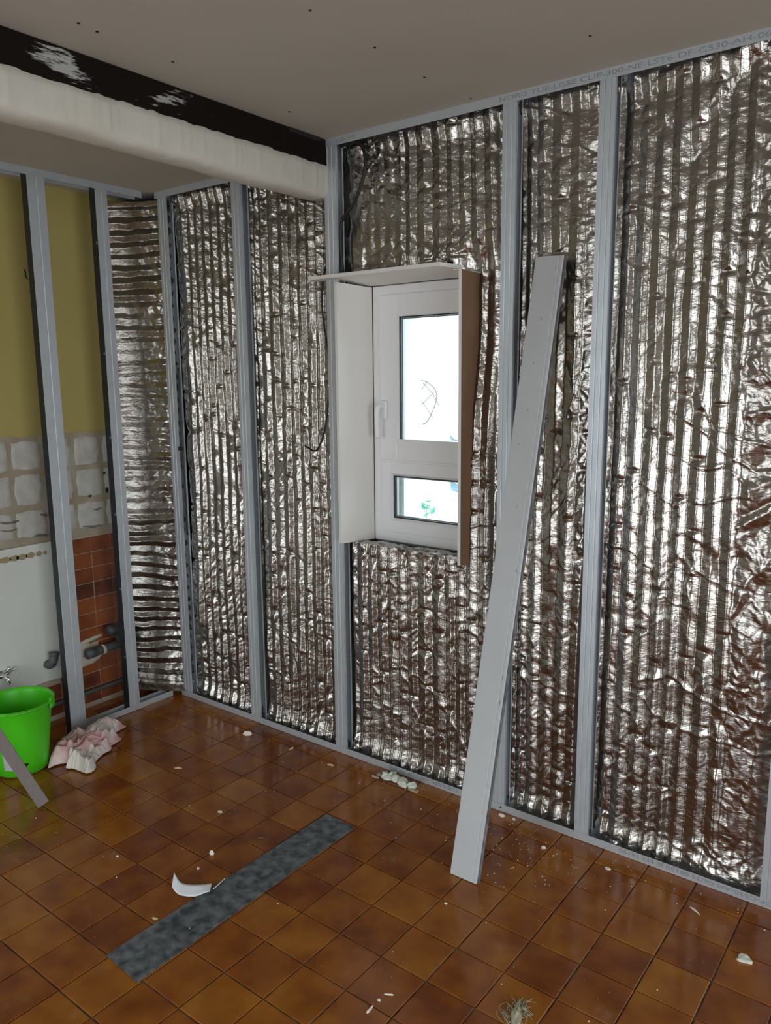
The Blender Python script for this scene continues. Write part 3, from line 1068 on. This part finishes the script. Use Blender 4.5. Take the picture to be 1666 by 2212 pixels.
board('reveal_board', [(-0.388, -0.033, 0.940), (-0.3765, 0.172, 0.928), (-0.3765, 0.172, 1.962), (-0.389, -0.033, 1.967)], (-0.0127, 0.0005, 0), 'white plasterboard strip lining the left side of the window')
rb = board('reveal_board', [(0.167, -0.036, 0.928), (0.170, 0.172, 0.905), (0.170, 0.172, 1.958), (0.164, -0.036, 1.9665)], (0.0127, 0.0002, 0), 'plasterboard strip with brown back lining the right side of the window', back='boardback')
board('reveal_board', [(-0.535, -0.034, 1.985), (0.083, -0.034, 1.985), (0.186, 0.172, 1.969), (-0.400, 0.172, 1.9675)], (0, 0, 0.0132), 'white plasterboard strip lying over the window like a shelf')

# ------------------------------------------------------------------ leaning plank
pl = empty('leaning_plank', (0.44, -0.428, 0.002))
tag(pl, 'long pale grey plank leaning against the foil wall', 'plank')
b0, b1 = Vector((0.391, -0.429, 0.003)), Vector((0.489, -0.428, 0.003))
t0, t1 = Vector((0.431, 0.006, 1.985)), Vector((0.534, -0.006, 1.980))
vx = ((b1-b0)+(t1-t0)).normalized()
vz = ((t0-b0)+(t1-b1)).normalized()
vn = vz.cross(vx).normalized()           # out of the back
if vn.y < 0:
    vn = -vn
TH = 0.017
bm = bmesh.new()
# profile across the width: slight raised edges, tongue on the left, groove on the right
pr = [(0, 0.001), (0.006, 0.0), (0.012, 0.0012), (0.016, 0.0), (0.5, 0.0), (0.84, 0.0), (0.86, 0.0012), (0.88, 0.0), (0.985, 0.0), (1.0, 0.0015)]
ns = 30
rows = []
for i in range(ns+1):
    s = i/ns
    L0, L1 = b0.lerp(t0, s), b1.lerp(t1, s)
    bow = 0.006*math.sin(s*math.pi)
    rows.append([bm.verts.new(L0.lerp(L1, u)+vn*(d+bow)-pl.location) for u, d in pr])
rows2 = []
for i in range(ns+1):
    s = i/ns
    L0, L1 = b0.lerp(t0, s), b1.lerp(t1, s)
    bow = 0.006*math.sin(s*math.pi)
    rows2.append([bm.verts.new(L0.lerp(L1, u)+vn*(d+bow+0.004)-pl.location) for u, d in pr])
for R_, fl in ((rows, False), (rows2, True)):
    for i in range(ns):
        for k in range(len(pr)-1):
            f = (R_[i][k], R_[i][k+1], R_[i+1][k+1], R_[i+1][k])
            bm.faces.new(f[::-1] if fl else f)
for i in range(ns):
    for k in (0, -1):
        bm.faces.new((rows[i][k], rows[i+1][k], rows2[i+1][k], rows2[i][k]))
for k in range(len(pr)-1):
    bm.faces.new((rows[0][k], rows[0][k+1], rows2[0][k+1], rows2[0][k]))
    bm.faces.new((rows[-1][k], rows[-1][k+1], rows2[-1][k+1], rows2[-1][k]))
bmesh.ops.recalc_face_normals(bm, faces=bm.faces)
pface = obj('face', bm, 'plank', pl)
bm = bmesh.new()
vs = []
for s, L0, L1 in ((0, b0, b1), (1, t0, t1)):
    for u in (0.03, 1.0-0.015):
        for d in (0.004, TH):
            vs.append(None)
NS = 20
rr = []
for i in range(NS+1):
    s = i/NS
    L0, L1 = b0.lerp(t0, s), b1.lerp(t1, s)
    bow = 0.006*math.sin(s*math.pi)
    sec = [(0.03, 0.0042), (0.985, 0.0042), (0.985, 0.010), (1.04, 0.010), (1.04, TH), (0.03, TH)]
    rr.append([bm.verts.new(L0+(L1-L0)*u+vn*(d+bow)-pl.location+vz*0.0005) for u, d in sec])
for i in range(NS):
    for k in range(6):
        bm.faces.new((rr[i][k], rr[i][(k+1) % 6], rr[i+1][(k+1) % 6], rr[i+1][k]))
bm.faces.new(rr[0])
bm.faces.new(rr[-1][::-1])
bmesh.ops.recalc_face_normals(bm, faces=bm.faces)
obj('core', bm, 'plankside', pl)
for (s, u, l_) in [(0.98, 0.78, 0.012), (0.90, 0.5, 0.016), (0.83, 0.45, 0.006), (0.755, 0.48, 0.009), (0.70, 0.3, 0.006), (0.60, 0.55, 0.01), (0.50, 0.85, 0.012), (0.33, 0.9, 0.02), (0.29, 0.93, 0.02), (0.43, 0.03, 0.016)]:
    bm = bmesh.new()
    L0, L1 = b0.lerp(t0, s), b1.lerp(t1, s)
    p = L0.lerp(L1, u)+vn*(0.006*math.sin(s*math.pi)-0.0004)-pl.location
    bmesh.ops.create_icosphere(bm, subdivisions=1, radius=1)
    for v in bm.verts:
        v.co = p+vx*v.co.x*0.0012+vz*v.co.z*l_*0.5+vn*v.co.y*0.0008
    obj('scuff', bm, 'plankside', pface)

# ------------------------------------------------------------------ strip lying on the floor
c4 = [Vector((-0.188, -1.318, 0)), Vector((-0.034, -1.327, 0)), Vector((-0.027, -0.413, 0)), Vector((-0.167, -0.407, 0))]
bm = bmesh.new()
N = 24
va, vb, vc, vd = [], [], [], []
for i in range(N+1):
    s = i/N
    l_, r_ = c4[0].lerp(c4[3], s), c4[1].lerp(c4[2], s)
    z_ = 0.0048+0.0012*math.sin(s*7)
    va.append(bm.verts.new((l_.x, l_.y, z_)))
    vb.append(bm.verts.new((r_.x, r_.y, z_+0.0005)))
    vc.append(bm.verts.new((l_.x, l_.y, 0.0012)))
    vd.append(bm.verts.new((r_.x, r_.y, 0.0012)))
for i in range(N):
    bm.faces.new((va[i], vb[i], vb[i+1], va[i+1]))
    bm.faces.new((vc[i], vc[i+1], vd[i+1], vd[i]))
    bm.faces.new((va[i], va[i+1], vc[i+1], vc[i]))
    bm.faces.new((vb[i], vd[i], vd[i+1], vb[i+1]))
bm.faces.new((va[0], vc[0], vd[0], vb[0]))
bm.faces.new((va[-1], vb[-1], vd[-1], vc[-1]))
tag(obj('floor_strip', bm, 'slat'), 'dark slate grey strip of flooring lying on the tiles', 'plank')

# ------------------------------------------------------------------ bucket
BC = Vector((-1.445, -0.890, 0.0))
bk = empty('bucket', BC)
tag(bk, 'lime green plastic bucket on the floor by the left framing', 'bucket')
prof_o = [(0.0, 0.004), (0.098, 0.004), (0.104, 0.008), (0.110, 0.06), (0.126, 0.20), (0.1365, 0.285), (0.1375, 0.287), (0.1475, 0.289), (0.1485, 0.297), (0.1445, 0.301), (0.1385, 0.299), (0.134, 0.284), (0.123, 0.19), (0.106, 0.05), (0.098, 0.016), (0.0, 0.014)]
bm = bmesh.new()
sg = 48
rg = []
for r_, z_ in prof_o:
    if r_ == 0:
        rg.append([bm.verts.new((0, 0, z_))])
    else:
        rg.append([bm.verts.new((r_*math.cos(2*math.pi*k/sg), r_*math.sin(2*math.pi*k/sg), z_)) for k in range(sg)])
for a, b in zip(rg[:-1], rg[1:]):
    for k in range(sg):
        k2 = (k+1) % sg
        if len(a) == 1:
            bm.faces.new((a[0], b[k2], b[k]))
        elif len(b) == 1:
            bm.faces.new((a[k], a[k2], b[0]))
        else:
            bm.faces.new((a[k], a[k2], b[k2], b[k]))
bmesh.ops.recalc_face_normals(bm, faces=bm.faces)
pail = obj('pail', bm, 'bucket', bk, True)
ra = math.atan2(0.605, 0.796)            # toward picture right
for s in (0, math.pi):
    bm = bmesh.new()
    mt = Matrix.Rotation(ra+s, 4, 'Z')
    bx(bm, 0.143, 0.154, -0.018, 0.018, 0.268, 0.312, 0.003, mt)
    obj('handle_lug', bm, 'bucket', pail)
pts = []
for k in range(25):
    a = math.pi*k/24
    p = Matrix.Rotation(ra, 4, 'Z') @ Vector((0.152*math.cos(a), -0.150*math.sin(a), 0.300-0.006*math.sin(a)))
    pts.append(p)
tube('bail_handle', pts, 0.0035, 'bucket', bk, 8, 0)
ca = math.atan2(CAM.y-BC.y, CAM.x-BC.x)
bm = bmesh.new()
for k in range(9):
    a = ca-0.62+0.42*k/8
    for zz in (0.040, 0.155):
        rz_ = 0.1055+(zz-0.008)*0.1135+0.0012
        bm.verts.new((rz_*math.cos(a), rz_*math.sin(a), zz))
bm.verts.ensure_lookup_table()
for k in range(8):
    bm.faces.new((bm.verts[2*k], bm.verts[2*k+2], bm.verts[2*k+3], bm.verts[2*k+1]))
obj('pale_patch', bm, 'offcutside', pail, True)  # pale patch curved round the lower side of the pail
for da, zz in ((-0.16, 0.042), (0.10, 0.058)):
    bm = bmesh.new()
    bmesh.ops.create_icosphere(bm, subdivisions=2, radius=1)
    rr_ = 0.1095
    for v in bm.verts:
        t_ = v.co.y*0.015/rr_
        v.co = Vector(((rr_+v.co.x*0.0012)*math.cos(ca+da+t_), (rr_+v.co.x*0.0012)*math.sin(ca+da+t_), zz+v.co.z*0.009))
    obj('drain_hole', bm, 'hole', pail, True)

# leaning offcut in front of the bucket
of = empty('board_offcut', (-1.07, -1.0, 0.0))
tag(of, 'narrow taupe board offcut leaning in front of the green bucket', 'board')
d_ = Vector((-0.130, -0.080, 0.262)).normalized()
w_ = Vector((0.50, 0.86, 0.0))
w_ = (w_-d_*w_.dot(d_)).normalized()
n_ = d_.cross(w_).normalized()
if n_.dot(CAM-of.location) > 0:
    n_ = -n_
for nm, o0, ww, tt, m_ in (('board_face', 0.0, 0.043, 0.010, 'offcut'), ('board_back', 0.0015, 0.040, 0.016, 'offcutside')):
    bm = bmesh.new()
    base = Vector((-0.004, -0.026, 0.006))
    Ln = 1.53
    q = []
    for (a, b, c) in [(0, 0, 0), (1, 0, 0), (1, 1, 0), (0, 1, 0), (0, 0, 1), (1, 0, 1), (1, 1, 1), (0, 1, 1)]:
        st_ = 0.0 if nm == 'board_face' else 0.004
        q.append(bm.verts.new(base+w_*(o0+a*ww)+n_*(b*tt if nm == 'board_face' else 0.0102+b*0.006)+d_*((st_+c*(Ln-st_)))))
    for f in ((0, 1, 2, 3), (7, 6, 5, 4), (0, 4, 5, 1), (1, 5, 6, 2), (2, 6, 7, 3), (3, 7, 4, 0)):
        bm.faces.new([q[i] for i in f])
    bmesh.ops.recalc_face_normals(bm, faces=bm.faces)
    obj(nm, bm, m_, of)

# ------------------------------------------------------------------ rag
N = 90
gu, gv = np.meshgrid(np.linspace(-1, 1, N), np.linspace(-1, 1, N))
rad = np.sqrt(gu**2+gv**2)
th = np.arctan2(gv, gu)
sq = np.maximum(np.abs(gu), np.abs(gv))/np.maximum(rad, 1e-6)
rr = rad*sq
edge = 1+0.22*np.sin(3*th+0.8)+0.14*np.sin(5*th+2.1)+0.08*np.sin(9*th)
px_, py_ = rr*np.cos(th)*edge, rr*np.sin(th)*edge
ru = np.array([-0.42, 0.91])              # long axis
rv = np.array([0.91, 0.42])
fold = 1-np.abs(tri_noise(px_+0.3*sm_noise(px_, py_, 0.5, 31), py_, 0.55, 30))
fold2 = 1-np.abs(tri_noise(px_*0.9+0.2*sm_noise(px_, py_, 0.3, 33), py_*1.3, 0.26, 32))
fold3 = np.abs(sm_noise(px_+0.4*sm_noise(px_, py_, 0.4, 37), py_, 0.16, 36))
hh = (1-sstep(0.3, 1.0, rr))*0.040+0.040*fold**2*(1-sstep(0.8, 1.0, rr))+0.024*fold2**2*(1-sstep(0.88, 1.02, rr))+0.008*fold3*(1-sstep(0.9, 1.02, rr))+0.003
wob = 0.025
X = -1.352+(px_*0.175+wob*sm_noise(px_, py_, 0.35, 34))*ru[0]+(py_*0.115+wob*sm_noise(px_, py_, 0.3, 35))*rv[0]
Y = -0.642+(px_*0.175+wob*sm_noise(px_, py_, 0.35, 34))*ru[1]+(py_*0.115+wob*sm_noise(px_, py_, 0.3, 35))*rv[1]
Z = 0.002+hh
rag = link('cloth_rag', grid_mesh('cloth_rag', np.stack([X, Y, Z], -1)), 'rag')
tag(rag, 'crumpled white rag with pink stains on the floor beside the bucket', 'rag')
sm = rag.modifiers.new('s', 'SOLIDIFY')
sm.thickness = 0.004
sm.offset = 0
sb = rag.modifiers.new('sub', 'SUBSURF')
sb.levels = sb.render_levels = 1


# ------------------------------------------------------------------ debris
def lump(name, loc, size, m, label, cat, rot=0.0, seed=0, flat=1.0, parent=None):
    bm = bmesh.new()
    bmesh.ops.create_icosphere(bm, subdivisions=2, radius=1)
    R_ = random.Random(seed)
    ph = [R_.uniform(0, 6.28) for _ in range(6)]
    mt = Matrix.Rotation(rot, 4, 'Z')
    for v in bm.verts:
        c = v.co
        k = 1+0.22*math.sin(3*c.x+ph[0])*math.cos(2.5*c.y+ph[1])+0.16*math.sin(5*c.y+ph[2])+0.1*math.sin(7*c.z+ph[3])
        v.co = mt @ Vector((c.x*size[0]*k, c.y*size[1]*k, max(c.z, -0.35)*size[2]*k+size[2]*0.37))
    o = obj(name, bm, m, parent)
    o.location = (loc[0], loc[1], loc[2] if len(loc) > 2 else 0.0005)
    if label:
        tag(o, label, cat)
    return o


ch = [((-0.897, -0.122), (0.020, 0.014, 0.014), 'chip', 'white plaster lump on the floor below the second stud from the corner', 'plaster chip', 0.5),
      ((-0.902, -0.508), (0.018, 0.005, 0.004), 'wood', 'pale curled shaving alone on the tiles right of the rag', 'shaving', 0.5),
      ((-0.640, -0.101), (0.006, 0.017, 0.005), 'wood', 'small wood splinter near the track, below the beam end', 'splinter', 0.2),
      ((-0.501, -0.629), (0.008, 0.006, 0.004), 'chip', 'white crumb behind the far end of the grey strip', 'plaster chip', 0.4),
      ((-0.321, -0.823), (0.010, 0.007, 0.010), 'chip', 'white crumb standing between paper scrap and grey strip', 'plaster chip', 0.4),
      ((-0.296, -0.903), (0.005, 0.004, 0.004), 'chip', 'tiny white crumb just behind the curled paper scrap', 'plaster chip', 0.4),
      ((-0.573, -1.022), (0.005, 0.004, 0.003), 'chip', 'tiny white crumb left of the curled paper scrap', 'plaster chip', 0.4),
      ((0.361, -0.027), (0.014, 0.008, 0.007), 'chip', 'white plaster flake at the track just right of the leaning plank', 'plaster chip', -0.3),
      ((0.408, -0.022), (0.008, 0.005, 0.005), 'chip', 'small white flake at the track, second right of the plank', 'plaster chip', -0.3),
      ((0.573, -0.118), (0.008, 0.007, 0.006), 'chip', 'round white crumb on the floor below the free-standing stud', 'plaster chip', 0),
      ((0.461, -0.562), (0.005, 0.004, 0.004), 'chip', 'white crumb in front of the foot of the leaning plank', 'plaster chip', 0),
      ((0.796, -0.100), (0.010, 0.005, 0.004), 'chip', 'white flake on the tiles under the wide foil sheet', 'plaster chip', 0.2),
      ((1.083, -0.139), (0.017, 0.003, 0.004), 'chip', 'thin white sliver lying near the right end of the floor track', 'splinter', -0.4),
      ((1.254, -0.267), (0.019, 0.015, 0.007), 'foam', 'cream coloured flat chip near the right edge of the floor', 'chip', 0.3),
      ((0.527, -1.025), (0.003, 0.014, 0.004), 'chip', 'white sliver at the bottom edge of the picture', 'splinter', 0.1),
      ((0.526, -0.985), (0.005, 0.004, 0.003), 'chip', 'tiny white crumb beside the sliver at the bottom edge', 'plaster chip', 0.1),
      ((0.536, -0.955), (0.011, 0.003, 0.003), 'chip', 'short white curl behind the sliver at the bottom edge', 'splinter', 0.5),
      ((-0.207, -1.14), (0.010, 0.004, 0.003), 'wood', 'pale scrap beside the near end of the grey strip', 'chip', 0.5),
      ((-0.402, -0.112), (0.014, 0.006, 0.005), 'wood', 'brownish scrap on the floor below the stud at the beam end', 'chip', 0.2),
      ((-0.255, -0.655), (0.014, 0.003, 0.003), 'brownchip', 'dark brown splinter left of the far half of the grey strip', 'splinter', 0.6)]
for k, (loc, size, m_, lab, cat, rot) in enumerate(ch):
    lump('debris_chip', loc, size, m_, lab, cat, rot, k)

# uncountable plaster dust crumbs
bm = bmesh.new()
R_ = random.Random(5)
for k in range(520):
    zone = R_.random()
    if zone < 0.55:
        x, y = R_.uniform(-1.4, 1.3), -abs(R_.gauss(0, 0.16))-0.012
    elif zone < 0.8:
        x, y = 0.52+R_.gauss(0, 0.14), -0.20+R_.gauss(0, 0.08)
    else:
        x, y = R_.uniform(-1.2, 1.2), R_.uniform(-1.3, -0.05)
    if y > -0.01:
        continue
    s = 0.0006+0.0018*R_.random()**3
    if -0.20 < x < -0.01 and y < -0.4:
        zz = 0.0062
    else:
        zz = 0.0006
    vs = bmesh.ops.create_icosphere(bm, subdivisions=1, radius=s)['verts']
    for v in vs:
        v.co = Vector((v.co.x*R_.uniform(0.7, 1.5)+x, v.co.y*R_.uniform(0.7, 1.5)+y, v.co.z*0.7+zz+s*0.4))
o = obj('plaster_crumbs', bm, 'chip')
o['kind'] = 'stuff'
tag(o, 'scattered white plaster crumbs and dust over the floor tiles', 'debris')

# foam oozing from under the track
fm = empty('insulation_foam', (-0.09, -0.045, 0.0))
tag(fm, 'pale greenish foam oozing out under the track below the window', 'foam')
for k in range(16):
    u = R_.uniform(-1, 1)
    o = lump('foam_lump', (u*0.068, R_.uniform(-0.028, 0.022)*(1-0.5*abs(u)), 0.0), (R_.uniform(0.014, 0.026), R_.uniform(0.010, 0.020), R_.uniform(0.010, 0.02)), 'foam', None, None, R_.uniform(0, 3), 40+k, 1.0, fm)
    o.data.polygons.foreach_set('use_smooth', [True]*len(o.data.polygons))
for (x, y, rx, ry) in [(-0.088, -0.010, 0.020, 0.010), (0.085, -0.03, 0.022, 0.008), (-0.10, -0.035, 0.018, 0.006)]:
    box('broken_tile_edge', x-rx, x+rx, y-ry, y+ry, 0.001, 0.006, 'mortar', fm, 0.002)

# curled paper scrap
n = 26
gs, gw = np.meshgrid(np.linspace(0, 1, n), np.linspace(0, 1, 6))
# spine on the floor from left to right, lifting at both ends
sx = -0.300+0.118*gs+0.030*gw*np.cos(0.6)
sy = -0.995+0.055*gs-0.046*gs*(1-gs)*2-0.030*gw
lift = 0.0025+0.020*sstep(0.4, 0.0, gs)**1.5*(0.5+0.5*(1-gw))+0.012*sstep(0.7, 1.0, gs)*gw+0.014*(1-gw)
pap = link('paper_scrap', grid_mesh('paper_scrap', np.stack([sx, sy, lift], -1)), 'paper')
tag(pap, 'curled white paper scrap beside the dark grey strip', 'paper')
sm = pap.modifiers.new('s', 'SOLIDIFY')
sm.thickness = 0.0006
tube('torn_tail', [(-0.157, -0.956, 0.016), (-0.160, -0.925, 0.018), (-0.168, -0.90, 0.016)], 0.0015, 'paper', pap, 5, 4)

# tuft of mineral wool
bm = bmesh.new()
for k in range(90):
    a = R_.gauss(0, 0.35)
    base = Vector((R_.gauss(0, 0.010), R_.uniform(-0.06, 0.015), 0.003+abs(R_.gauss(0, 0.005))))
    L_ = R_.uniform(0.02, 0.05)
    dv = Vector((math.sin(a)*0.6-0.45, math.cos(a), 0)) if R_.random() < 0.9 else Vector((R_.gauss(0, 1), R_.gauss(0, 1), 0))
    dv.normalize()
    side = Vector((-dv.y, dv.x, 0))
    c_ = R_.gauss(0, 0.012)
    p = [base, base+dv*L_*0.5+side*c_+Vector((0, 0, R_.uniform(0, 0.006))), base+dv*L_+side*c_*0.5]
    p[2].z = 0.002
    tube_mesh(bm, spline(p, 3), 0.0006, 4, False)
tuft = obj('wool_tuft', bm, 'wool')
tuft.location = (0.842, -0.800, 0.0)
tag(tuft, 'olive tuft of mineral wool on the tiles at the bottom of the picture', 'wool tuft')
core = lump('wool_core', (-0.002, -0.02), (0.014, 0.044, 0.011), 'wool', None, None, 0.35, 77, 1.0, tuft)

# ------------------------------------------------------------------ cables
tag(tube('black_cable', [(-0.40, 0.022, 2.470), (-0.33, 0.015, 2.475), (-0.285, 0.012, 2.44), (-0.275, 0.010, 2.37), (-0.305, 0.008, 2.29), (-0.345, 0.010, 2.24), (-0.395, 0.012, 2.195), (-0.408, 0.02, 2.10), (-0.405, 0.025, 2.01)], 0.0065, 'cable', None, 8, 6),
    'black cable looping over the foil above the window', 'cable')
tag(tube('black_cable', [(-0.482, 0.03, 2.06), (-0.494, 0.012, 2.0), (-0.500, 0.006, 1.889), (-0.483, 0.006, 1.762), (-0.468, 0.010, 1.66), (-0.472, 0.008, 1.561), (-0.495, 0.002, 1.40), (-0.53, -0.002, 1.32), (-0.558, -0.002, 1.308), (-0.585, -0.002, 1.318), (-0.605, 0.0, 1.324)], 0.0042, 'cable', None, 8, 6),
    'thin black cable with a hooked end hanging left of the window', 'cable')
c3 = tube('black_cable', [(-1.432, 0.016, 1.66), (-1.428, 0.012, 1.45), (-1.430, 0.010, 1.27), (-1.424, 0.012, 1.10), (-1.426, 0.016, 0.85)], 0.004, 'cable', None, 8, 6)
tag(c3, 'thin knotted black cable beside the corner stud', 'cable')
lump('knot', (-1.428, 0.004, 1.266), (0.012, 0.010, 0.014), 'cable', None, None, 0, 90, 1.0, c3)

# ------------------------------------------------------------------ plumbing on the left wall
wp = empty('waste_pipe', (XW+0.05, -0.275, 0.29))
tag(wp, 'grey waste pipe with raised elbow on the brown wall tiles', 'pipe')
ox = XW+0.05
pr_run = tube('pipe_run', [Vector((0.0, a, b)) for a, b in ((-0.105, 0.0), (0.0, 0.003), (0.08, 0.005), (0.150, 0.007))], 0.022, 'pipe', wp, 14, 2)
tube('pipe_mouth', [(0.0, -0.118, -0.001), (0.0, -0.07, 0.0)], 0.0245, 'pipe', pr_run, 14, 2)
tube('pipe_collar', [(0.0, -0.035, 0.001), (0.0, -0.022, 0.002)], 0.0255, 'mortar', pr_run, 14, 2)
pr_elb = tube('pipe_elbow', [(0.0, 0.070, 0.005), (0.004, 0.066, 0.035), (0.006, 0.055, 0.070), (0.012, 0.032, 0.092), (0.02, 0.008, 0.094)], 0.021, 'pipe', wp, 14, 6)
tube('elbow_socket', [(0.017, 0.018, 0.0945), (0.024, -0.006, 0.093)], 0.0245, 'pipe', pr_elb, 14, 2)

pe = empty('pipe_elbow', (XW+0.03, -0.572, 0.315))
tag(pe, 'small grey pipe elbow sticking out of the white wall panel', 'pipe')
bend = tube('bend', [(-0.005, -0.008, -0.022), (0.018, -0.008, -0.020), (0.034, -0.002, -0.005), (0.036, 0.004, 0.02), (0.036, 0.006, 0.032)], 0.020, 'pipe', pe, 14, 6)
tube('socket_rim', [(0.036, 0.0055, 0.026), (0.036, 0.007, 0.040)], 0.0235, 'pipe', bend, 14, 2)

tp = empty('water_valve', (XW+0.022, -0.80, 0.31))
tag(tp, 'small chrome water valve on the white panel at the left edge', 'valve')
tube('spout', [(0, 0.0, 0), (0.05, 0.0, 0.0), (0.06, 0.004, -0.01), (0.062, 0.005, -0.03)], 0.009, 'chrome', tp, 12, 5)
vb_ = tube('valve_body', [(0.012, -0.016, -0.004), (0.012, 0.034, 0.006)], 0.0115, 'chrome', tp, 12, 3)
tube('valve_handle', [(0.012, 0.034, 0.006), (0.020, 0.050, 0.012), (0.03, 0.062, 0.018)], 0.0045, 'chrome', vb_, 8, 4)
tube('valve_handle', [(0.014, 0.028, 0.004), (0.014, 0.034, 0.03)], 0.006, 'chrome', vb_, 8, 3)
tube('flange', [(0.0, 0.0, 0.0), (0.006, 0.0, 0.0)], 0.018, 'chrome', tp, 14, 2)

cp = tube('copper_pipe', [(XW+0.03, -1.6, 0.085), (XW+0.03, -0.5, 0.088), (XW+0.03, -0.05, 0.09)], 0.011, 'pipe', None, 10, 4)
tag(cp, 'dark thin pipe running low along the brown wall tiles', 'pipe')

# ------------------------------------------------------------------ outside
gr = struct(box('ground_outside', -12, 12, 0.36, 16, -0.35, -0.3, 'ground'))
gr2 = struct(box('terrace_outside', -14, 14, -18, RY-0.21, -0.15, -0.02, 'ground'))
fn = empty('wire_trellis', (-0.715, 1.0, -0.3))
tag(fn, 'bent rusty wire mesh with a round hoop outside the window', 'wire mesh')
cx, cz = 0.0, 1.775
hoop = [(cx+0.10*math.cos(a)*(1+0.1*math.sin(2*a)), 0.01*math.sin(3*a), cz+0.115*math.sin(a)) for a in np.linspace(-2.9, 2.2, 26)]
tube('hoop', hoop, 0.0042, 'wire', fn, 6, 0)
for (a, b) in [((-0.10, 1.77), (0.03, 1.885)), ((-0.09, 1.85), (0.06, 1.70)), ((-0.09, 1.71), (0.07, 1.83)), ((-0.10, 1.655), (-0.02, 1.72)), ((0.0, 1.875), (0.10, 1.76)), ((-0.105, 1.65), (-0.108, 1.61))]:
    tube('wire', [(cx+a[0]+0.02, 0, a[1]), (cx+(a[0]+b[0])/2+0.025, 0.01, (a[1]+b[1])/2), (cx+b[0]+0.02, 0, b[1])], 0.003, 'wire', fn, 5, 3)
tube('post', [(-0.13, 0.03, 0), (-0.115, 0.01, 1.60)], 0.005, 'wire', fn, 6, 2)
sh = empty('garden_plant', (-1.36, 2.0, -0.3))
tag(sh, 'small green plant outside, seen through the lower pane', 'plant')
for k in range(12):
    bm = bmesh.new()
    a = R_.uniform(0, 6.28)
    l_ = R_.uniform(0.05, 0.10)
    p0 = Vector((R_.gauss(0, 0.03), R_.gauss(0, 0.03), R_.uniform(0.92, 1.06)))
    dv = Vector((math.cos(a), math.sin(a), R_.uniform(0.1, 0.9))).normalized()
    sd = dv.cross(Vector((0, 0, 1))).normalized()
    nn = sd.cross(dv)
    q = [p0, p0+dv*l_*0.4+sd*0.018, p0+dv*l_+nn*0.0, p0+dv*l_*0.4-sd*0.018]
    vs = [bm.verts.new(v) for v in q]
    md = bm.verts.new(p0+dv*l_*0.45-nn*0.012)
    for i in range(4):
        bm.faces.new((vs[i], vs[(i+1) % 4], md))
    obj('leaf', bm, 'leaf', sh)
tube('stem', [(0, 0, 0), (0.01, 0, 0.5), (0, 0.01, 1.02)], 0.004, 'leaf', sh, 6, 3)
# a bluish rag hung on a stake further out
stake = empty('garden_stake', (-1.17, 2.0, -0.3))
tag(stake, 'garden stake with bluish rags tied to it, outside the window', 'stake')
tube('pole', [(0, 0, 0), (0.005, 0, 0.8), (0, 0, 1.55)], 0.002, 'spacer', stake, 6, 3)
n = 10
for zc, wdt in ((1.20, 0.05), (1.50, 0.04)):
    gu, gv = np.meshgrid(np.linspace(0, 1, n), np.linspace(-1, 1, n))
    V = np.stack([gu*wdt*2.0*(1-0.4*gv**2), 0.01+0.02*sm_noise(gu, gv, 0.5, 40), zc+gv*wdt*0.7*(1-0.3*gu)-0.03*gu], -1)
    rg_ = link('tied_rag', grid_mesh('tied_rag', V), 'bluetarp', stake)
    md = rg_.modifiers.new('s', 'SOLIDIFY')
    md.thickness = 0.003
